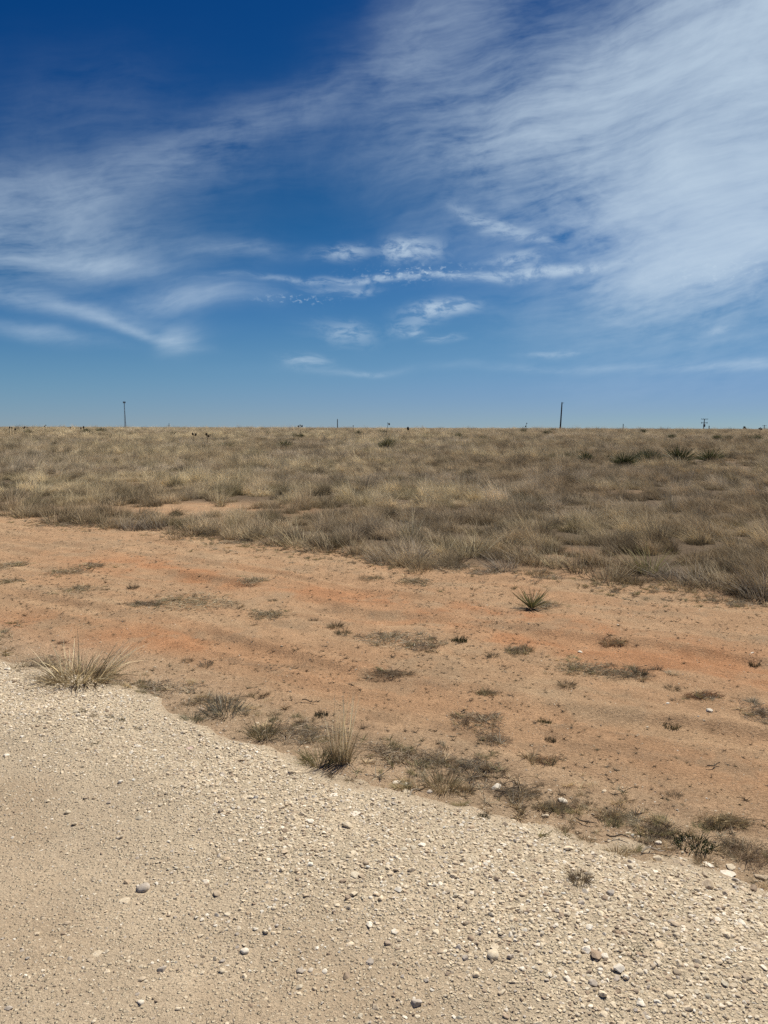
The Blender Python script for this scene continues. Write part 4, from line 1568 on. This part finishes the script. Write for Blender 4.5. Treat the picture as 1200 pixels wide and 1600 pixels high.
# the upright tuft
UP = tuft(1210, n=170, r=0.085, h=0.30, spread=0.25, lean=0.0, width=0.0050, droop=0.05, stems=0)
up = plant("grass_tuft", UP, 532, 1196, 52, 66, (0.33, 0.265, 0.165), "upright tuft of tall pale seed stems on the road edge at the centre", "grass tuft", GR, 0.0, unit=(0.30, 0.30))
n_ = 34
a_ = R_.uniform(0, 6.28, n_)
B_ = np.stack([0.06 * np.cos(a_), 0.06 * np.sin(a_), 0 * a_], 1)
D_ = np.stack([0.14 * R_.normal(size=n_) + 0.06, 0.14 * R_.normal(size=n_), np.ones(n_)], 1)
v_, f_, s_ = blades(B_, D_, R_.uniform(0.28, 0.56, n_), np.full(n_, 0.0068), 0.05 * R_.normal(size=(n_, 3)), 4, 81, 0.2)
ps = link("pale_stems", mesh_from("pale_stems", v_, f_, MAT_GRASS, {'shade': s_}), parent=up)
ps['tint'] = (0.85, 0.74, 0.52)

LOW = [tuft(1300 + 9 * i, n=260, r=0.10, h=0.15, spread=1.1, lean=0.0, width=0.0062, droop=0.15, stems=0) for i in range(4)]
TUFTS = [
    (500, 1196, 66, 30, (0.22, 0.195, 0.10), "greenish low tuft at the foot of the upright seed stems"),
    (690, 1232, 58, 40, (0.35, 0.29, 0.18), "tan shaggy tuft between two grey mats on the road edge"),
    (412, 1152, 52, 32, (0.25, 0.215, 0.125), "small brown-green tuft left of the grey mat by the upright stems"),
    (352, 1116, 66, 38, (0.26, 0.24, 0.185), "grey-straw tuft halfway between the big tuft and the brown-green one"),
    (300, 1128, 36, 20, (0.23, 0.225, 0.155), "little grey-green tuft perched on the white stones of the road edge"),
    (870, 1262, 36, 22, (0.26, 0.24, 0.18), "little grey tuft leaning on the bright white stone"),
    (905, 1403, 33, 26, (0.21, 0.165, 0.11), "round dead brown tuft alone on the stony road"),
    (208, 920, 18, 12, (0.13, 0.115, 0.08), "tiny dark tuft alone on red sand at the left"),
    (524, 982, 28, 14, (0.23, 0.185, 0.115), "small brown tuft, upper one of two on the sand at the centre"),
    (536, 992, 24, 13, (0.15, 0.14, 0.085), "small dark tuft, lower one of two on the sand at the centre"),
    (672, 1020, 17, 10, (0.18, 0.15, 0.09), "small tuft at the right tip of the central grey mat"),
    (770, 1027, 22, 11, (0.14, 0.125, 0.09), "small dark tuft left of the short mat below the yucca"),
    (886, 1076, 28, 12, (0.20, 0.16, 0.10), "small brown tuft under the long mat on the right"),
    (1050, 1078, 24, 10, (0.15, 0.125, 0.08), "small brown tuft on open dirt right of the long mat"),
    (1000, 1058, 22, 16, (0.13, 0.12, 0.085), "dark tuft on the right end of the long mat"),
    (490, 970, 16, 7, (0.19, 0.15, 0.10), "very small brown tuft between mats on the sand at the left centre"),
    (426, 939, 14, 6, (0.15, 0.14, 0.09), "very small dark tuft above the left centre mat"),
    (293, 1034, 18, 9, (0.18, 0.155, 0.10), "small brown tuft on the dirt right of the big tuft"),
    (322, 1040, 22, 13, (0.19, 0.18, 0.145), "small grey tuft on the dirt right of the big tuft"),
    (915, 1318, 30, 14, (0.30, 0.25, 0.16), "thin tan tuft on dusty dirt above the dead tuft on the road"),
    (1053, 1240, 22, 12, (0.24, 0.20, 0.14), "thin brown tuft on open dirt near the right frame edge"),
    (97, 1005, 14, 9, (0.17, 0.11, 0.075), "small reddish brown tuft on the dirt above the big tuft"),
]
BALL = tuft(1390, n=420, r=0.10, h=0.13, spread=1.2, lean=0.0, width=0.0062, droop=0.1, stems=0)
for i, (u, v, wp, hp, t_, lab) in enumerate(TUFTS):
    plant("grass_tuft", BALL if "round dead" in lab else LOW[i % 4], u, v, wp, hp, t_, lab, "grass tuft", GR if v > 1090 else "small grass tufts on the bare verge", unit=(0.33, 0.14))

MATS = [mat_mesh(1400 + 11 * i, n=620) for i in range(6)]
GREYM = (0.165, 0.15, 0.125)
MAT_LIST = [
    (240, 1078, 140, 40, GREYM, "dark grey mat of dead grass trailing right from the big tuft"),
    (62, 1042, 80, 26, (0.14, 0.13, 0.11), "dark grey mat of dead grass left of the big tuft"),
    (340, 1098, 90, 20, (0.20, 0.18, 0.145), "thin grey mat of dead stems around the grey-straw tuft"),
    (470, 1150, 130, 40, GREYM, "grey mat of dead stems left of the upright seed stems"),
    (600, 1180, 130, 48, (0.18, 0.16, 0.13), "grey mat of dead stems right of the upright seed stems"),
    (665, 1192, 100, 50, GREYM, "dense grey mat behind the tan shaggy tuft"),
    (740, 1205, 95, 46, (0.15, 0.14, 0.12), "dense dark grey mat right of the tan shaggy tuft"),
    (800, 1240, 80, 24, (0.18, 0.165, 0.14), "grey mat around the white angular stone"),
    (745, 1130, 90, 36, (0.185, 0.16, 0.125), "brown-grey mat on the dirt above the roadside mats"),
    (770, 1160, 50, 26, (0.18, 0.16, 0.13), "small mat hanging below the brown-grey mat on the dirt"),
    (960, 1278, 60, 20, (0.20, 0.175, 0.135), "thin mat on the dirt left of the dark roadside mat"),
    (1030, 1302, 70, 34, (0.13, 0.115, 0.095), "dark mat left of the green clump"),
    (1150, 1325, 90, 40, (0.17, 0.15, 0.115), "brown-grey mat right of the green clump"),
    (1180, 1345, 60, 34, (0.20, 0.165, 0.13), "wiry brown mat by the right frame edge below the others"),
    (1130, 1282, 90, 20, (0.19, 0.17, 0.12), "low mat on the dirt behind the green clump"),
    (300, 944, 125, 26, (0.20, 0.185, 0.14), "grey-green mat on the red sand left of centre"),
    (225, 947, 70, 9, (0.17, 0.15, 0.12), "thin dark streak of dead grass left of the grey-green mat"),
    (420, 962, 80, 20, (0.20, 0.18, 0.135), "mat of dead grass right of the grey-green mat"),
    (125, 922, 55, 14, (0.21, 0.19, 0.145), "faint mat of dead grass on the sand at the left"),
    (105, 897, 60, 11, (0.19, 0.165, 0.125), "faint dark mat behind the faint mat at the left"),
    (15, 884, 50, 11, (0.18, 0.165, 0.125), "mat of dead grass at the left frame edge on the sand"),
    (12, 912, 45, 10, (0.20, 0.18, 0.135), "lower mat of dead grass at the left frame edge on the sand"),
    (145, 887, 50, 9, (0.19, 0.165, 0.125), "thin streak of dead grass right of the faint mats"),
    (395, 910, 60, 13, (0.21, 0.19, 0.145), "small mat on the sand between the left clumps and centre"),
    (615, 1000, 135, 32, (0.19, 0.175, 0.14), "largest grey mat on the sand at the centre"),
    (660, 1010, 60, 22, (0.18, 0.16, 0.135), "grey mat joined to the right side of the largest central mat"),
    (645, 907, 62, 13, (0.18, 0.165, 0.125), "dark mat on the sand just below the prairie edge"),
    (580, 903, 40, 8, (0.22, 0.19, 0.14), "faint mat left of the dark mat below the prairie edge"),
    (612, 1056, 90, 14, (0.17, 0.145, 0.11), "narrow brown mat below the largest central mat"),
    (808, 1020, 48, 16, (0.19, 0.17, 0.13), "short mat on the sand below the lone yucca"),
    (905, 1048, 100, 28, (0.18, 0.165, 0.125), "left part of the long mat on the right verge"),
    (975, 1056, 90, 24, (0.155, 0.145, 0.115), "right part of the long mat on the right verge"),
    (1190, 1115, 70, 36, (0.165, 0.15, 0.13), "dark grey mat cut by the right frame edge"),
    (960, 1002, 45, 10, (0.22, 0.175, 0.12), "thin brown mat on the sand right of the lone yucca"),
    (850, 945, 62, 14, (0.20, 0.185, 0.15), "grey mat spread at the lone yucca's foot"),
    (700, 886, 120, 18, (0.20, 0.18, 0.145), "wide grey stubble in front of the prairie's edge at the centre"),
    (770, 896, 100, 12, (0.20, 0.18, 0.15), "grey stubble in front of the tall grey clump"),
    (850, 906, 90, 11, (0.22, 0.195, 0.16), "grey stubble behind the lone yucca"),
    (1000, 908, 90, 11, (0.18, 0.155, 0.12), "brown stubble in front of the right prairie clumps"),
    (1150, 940, 100, 14, (0.17, 0.155, 0.125), "grey stubble under the clumps near the right frame edge"),
    (100, 820, 100, 7, (0.18, 0.16, 0.125), "thin stubble in front of the left prairie clumps"),
    (375, 846, 80, 9, (0.20, 0.18, 0.14), "thin stubble right of the spur at the left"),
    (760, 1085, 46, 8, (0.20, 0.165, 0.12), "faint brown mat on open dirt right of the narrow brown mat"),
    (1100, 1090, 60, 10, (0.17, 0.12, 0.085), "reddish brown litter on the right verge"),
    (840, 1190, 70, 14, (0.22, 0.175, 0.125), "thin brown litter on dirt above the bright white stone"),
    (860, 1260, 60, 12, (0.20, 0.175, 0.14), "thin grey litter around the bright white stone"),
]
mat_spots = []
for i, (u, v, wp, hp, t_, lab) in enumerate(MAT_LIST):
    me = MATS[i % 6]
    x, y = hit(u, v)
    d = math.sqrt(x * x + y * y + EYE * EYE)
    sx = wp / FPX * d
    sy = min(max(hp / FPX * d * d / EYE * 0.85, sx * 0.35), sx * 1.3)
    o = link("dead_grass_mat", me, (x, y, float(surf_z(x, y))), (0, 0, random.uniform(-.25, .25)), (sx, sy, min(max(0.5 * sx, 0.35), 1.2)))
    mat_spots.append((x, y, sx * 0.5, sy * 0.5, i))
    o['tint'] = (2.1 * t_[0], 1.95 * t_[1], 1.75 * t_[2])
    tag(o, lab, "dead grass", "mats of dead grass on the verge and road edge")

# green weeds
GREEN = (0.060, 0.075, 0.030)
WEED = []
for i in range(3):
    R = np.random.default_rng(1600 + i)
    n = 260
    a = R.uniform(0, 6.28, n)
    q = 0.5 * np.sqrt(R.uniform(0, 1, n))
    B = np.stack([q * np.cos(a), q * np.sin(a), -0.01 + 0 * a], 1)
    D = np.stack([np.cos(a) * 0.6, np.sin(a) * 0.6, np.ones(n)], 1) + 0.6 * R.normal(size=(n, 3))
    D /= np.linalg.norm(D, axis=1)[:, None]
    V, F, S = blades(B, D, R.uniform(0.10, 0.36, n), R.uniform(0.018, 0.042, n), 0.2 * R.normal(size=(n, 3)), 3, 1700 + i, 0.5)
    WEED.append(mesh_from("green_weed", V, F, MAT_YUCCA, {'shade': S}))
for i, (u, v, wp, hp, t_, lab) in enumerate([
        (1083, 1322, 52, 19, GREEN, "green leafy clump between grey mats on the right road edge"),
        (980, 1510, 38, 6, (0.085, 0.085, 0.045), "small flat green weed growing through the road gravel"),
        (755, 1289, 20, 10, (0.10, 0.095, 0.055), "small olive weed in the stony bank below the roadside mats"),
        (502, 1119, 22, 13, (0.055, 0.060, 0.035), "dark green weed on the dirt above the upright seed stems"),
        (718, 1002, 24, 12, (0.065, 0.075, 0.035), "dark green weed right of the largest central mat"),
        (850, 1128, 24, 9, (0.09, 0.10, 0.045), "pale green weed on open dirt on the right verge"),
        (1050, 1128, 24, 9, (0.09, 0.09, 0.04), "olive weed on open dirt left of the round white stone"),
        (860, 1155, 18, 9, (0.11, 0.10, 0.06), "olive weed on dirt above the thin brown litter"),
        (1115, 1290, 30, 14, (0.09, 0.095, 0.045), "pale olive weed behind the green leafy clump"),
        (1180, 1034, 16, 8, (0.12, 0.11, 0.06), "small olive sprig under the small white stone at the right"),
        (125, 1129, 22, 6, (0.15, 0.125, 0.07), "flat brown weed, largest of a row on the road's left"),
        (146, 1136, 12, 6, (0.14, 0.12, 0.07), "second brown weed in the row on the road's left"),
        (173, 1136, 11, 6, (0.11, 0.10, 0.06), "dark weed in the middle of the row on the road's left"),
        (190, 1141, 14, 6, (0.12, 0.11, 0.06), "fourth weed in the row on the road's left"),
        (216, 1153, 13, 6, (0.12, 0.10, 0.06), "last and rightmost weed in the row on the road's left"),
        (148, 1179, 14, 5, (0.13, 0.12, 0.06), "flat weed in the road below the row of weeds")]):
    plant("green_weed" if i < 10 else "small_weed", WEED[i % 3], u, v, wp, hp, t_, lab, "weed", "small weeds on the road and verge", rz=random.uniform(0, 6), unit=(1.1, 0.36))

# fallen twigs
TW = [
    (790, 1240, 32, 0.15, "dark broken twig lying right of the tan tuft on the road edge"),
    (645, 1250, 26, 0.75, "pale curved twig running into the grey mats on the road edge"),
    (1018, 1336, 34, 0.25, "pale bleached twig on dirt above the stony bank"),
    (485, 1100, 26, -0.15, "dark bent twig on dirt above the upright seed stems"),
    (915, 1287, 30, -0.5, "dark twig on dusty dirt right of the bright white stone"),
    (725, 1115, 14, 0.9, "short dark twig standing out of open dirt at the centre"),
    (1115, 1200, 24, 0.3, "thin twig on open dirt on the right verge"),
    (965, 1318, 30, -0.45, "dark rooty twig on dirt below the thin mat"),
]
for i, (u, v, lp, an, lab) in enumerate(TW):
    x, y = hit(u, v)
    d = math.sqrt(x * x + y * y + EYE * EYE)
    L = lp / FPX * d
    pts = []
    for k in range(7):
        t = k / 6 - 0.5
        pts.append((L * t, L * 0.12 * math.sin(5 * t + i), 0.006 + 0.012 * abs(math.sin(3 * t + i))))
    V, F = tube(pts, [0.0035 - 0.0003 * k for k in range(7)], 6)
    V2, F2 = tube([pts[3], (pts[3][0] + L * 0.12, pts[3][1] + L * 0.14, 0.016)], [0.0025, 0.0012], 5)
    pale = "pale" in lab
    mt = plain_material("twig_bark", (0.42, 0.36, 0.28) if pale else (0.11, 0.085, 0.06), 0.9, 0.2, 40, 0.3)
    tw = link("twig", mesh_from("twig", V, F, mt), (x, y, float(surf_z(x, y))), (0, 0, an))
    link("side_shoot", mesh_from("side_shoot", V2, F2, mt), parent=tw)
    tag(tw, lab, "twig", "fallen twigs on the verge")

# ------------------------------------------------------------------ fine litter and sprigs on the verge: nobody could count them
SPRIG = []
R = np.random.default_rng(1800)
for i in range(4):
    n = 16
    a = R.uniform(0, 6.28, n)
    D = np.stack([np.cos(a), np.sin(a), R.uniform(0.1, 0.9, n)], 1)
    D /= np.linalg.norm(D, axis=1)[:, None]
    V, F, S = blades(0.05 * R.normal(size=(n, 3)) * np.array([1, 1, 0.1]), D, R.uniform(0.3, 0.9, n), R.uniform(0.03, 0.08, n), 0.25 * R.normal(size=(n, 3)), 3, 1810 + i, 0.4)
    SPRIG.append(mesh_from("sprig", V, F, MAT_STEM, {'shade': S}))
sp_obj = []
for me, (u, v), lab in zip(SPRIG, [(283, 925), (708, 1160), (1165, 1250), (540, 1030)],
                           ["tiny dead sprig on red sand above the grey-green mat", "tiny dead sprig below the brown-grey mat on open dirt",
                            "tiny dead sprig on open dirt by the right frame edge", "tiny dead sprig on open sand below the two small tufts"]):
    x, y = hit(u, v)
    o = link("dead_sprig", me, (x, y, float(ground_z(x, y))), (0, 0, 1.0), (0.045, 0.045, 0.045))
    o['tint'] = (0.12, 0.095, 0.065)
    tag(o, lab, "sprig", "tiny dead sprigs on the verge")
    sp_obj.append(o)
clod = [c for c in COL.objects if c.name.startswith("stone") and c.data in (STONES[1], STONES[3], STONES[4], STONES[8])][:4]
NV = 95000
ang = RAD(1) * rng.uniform(-35, 35, NV)
rad = np.sqrt(rng.uniform(2.2 ** 2, 15.5 ** 2, NV))
x, y = rad * np.sin(ang), rad * np.cos(ang)
s_r, s_f = road_s(x, y), field_s(x, y)
cl = sstep(0.42, 0.72, fbm(x, y, 0.8, 3, 85)) + 0.5 * sstep(0.5, 0.8, fbm(x, y, 0.2, 2, 86))
pr = np.where((s_r < -0.05) & (s_f < 0.4), 0.20 + 0.65 * cl + 0.45 * np.exp(-np.maximum(-s_r - 0.1, 0) / 0.5), 0)
k = rng.uniform(0, 1, NV) < pr
x, y, s_r = x[k], y[k], s_r[k]
n = len(x)
issp = rng.uniform(0, 1, n) < 0.42
idx = np.where(issp, rng.integers(0, 4, n), 4 + rng.integers(0, len(clod), n))
size = np.where(issp, rng.uniform(0.010, 0.030, n) * (1 + 1.2 * (rng.uniform(0, 1, n) < 0.06)), 0.004 * rng.uniform(0.02, 1, n) ** (-0.36))
size = np.minimum(size, 0.045)
cA = np.array([(0.13, 0.10, 0.07), (0.18, 0.16, 0.125), (0.10, 0.095, 0.055)])[rng.integers(0, 3, n)]
cB = np.array([(0.34, 0.225, 0.13), (0.24, 0.15, 0.085), (0.45, 0.36, 0.25), (0.60, 0.52, 0.40)])[np.minimum(rng.integers(0, 7, n), 6) % 4]
tint = np.where(issp[:, None], cA, cB) * rng.uniform(0.75, 1.2, (n, 1))
scatter("dirt_litter", np.stack([x, y, ground_z(x, y)], 1),
        np.stack([0.15 * rng.normal(size=n), 0.15 * rng.normal(size=n), rng.uniform(0, 6.28, n)], 1),
        np.stack([size, size, size * rng.uniform(0.6, 1.1, n)], 1), idx, tint, sp_obj + clod, "clods, grit and dead sprigs strewn over the bare verge")
print("litter", n)

# ragged small growth through the mats and along the road's edge: too thick to count
sx_, sy_, st_ = [], [], []
for (mx, my, ra, rb, i) in mat_spots:
    m = int(34 * min(ra * rb * 10, 2.2)) + 9
    o_ = rng.normal(size=(m, 2)) * 0.55
    sx_.append(mx + o_[:, 0] * ra)
    sy_.append(my + o_[:, 1] * rb)
m = 9000
xx = rng.uniform(-6, 4, m)
yy = np.interp(xx, ROADX, ROADY) + rng.normal(size=m) * 0.20 + 0.24
clump_n = fbm(xx, yy, 0.7, 3, 111)
k = (rng.uniform(0, 1, m) < 0.17 * sstep(0.48, 0.68, clump_n)) & (yy > 1.5)
sx_.append(xx[k])
sy_.append(yy[k])
m = 5000
xx = rng.uniform(-9, 6, m)
yy = np.interp(xx, FIELDX, FIELDY) - np.abs(rng.normal(size=m)) * 0.5 + 0.25
k = rng.uniform(0, 1, m) < 0.6 * sstep(0.40, 0.62, fbm(xx, yy, 0.9, 3, 112))
sx_.append(xx[k])
sy_.append(yy[k])
x, y = np.concatenate(sx_), np.concatenate(sy_)
n = len(x)
low_obj = {}
for o in COL.objects:
    if o.name.startswith("grass_tuft") and o.data in LOW and o.data.name not in low_obj:
        low_obj[o.data.name] = o
weed_protos = list(low_obj.values()) + sp_obj
nl = len(low_obj)
issp = rng.uniform(0, 1, n) < 0.45
idx = np.where(issp, nl + rng.integers(0, len(sp_obj), n), rng.integers(0, nl, n))
size = np.where(issp, rng.uniform(0.03, 0.085, n), rng.uniform(0.12, 0.32, n))
pal2 = np.array([(0.36, 0.285, 0.185), (0.42, 0.37, 0.27), (0.27, 0.21, 0.14), (0.30, 0.27, 0.15), (0.55, 0.45, 0.29)])
tint = pal2[rng.integers(0, 5, n)] * rng.uniform(0.85, 1.35, (n, 1))
scatter("roadside_growth", np.stack([x, y, surf_z(x, y) - 0.002], 1),
        np.stack([0.25 * rng.normal(size=n), 0.25 * rng.normal(size=n), rng.uniform(0, 6.28, n)], 1),
        np.stack([size, size, size * np.where(issp, rng.uniform(0.6, 1.3, n), rng.uniform(0.35, 0.8, n))], 1), idx, tint, weed_protos,
        "ragged dry low growth along the road edge and prairie front")
print("roadside", n)
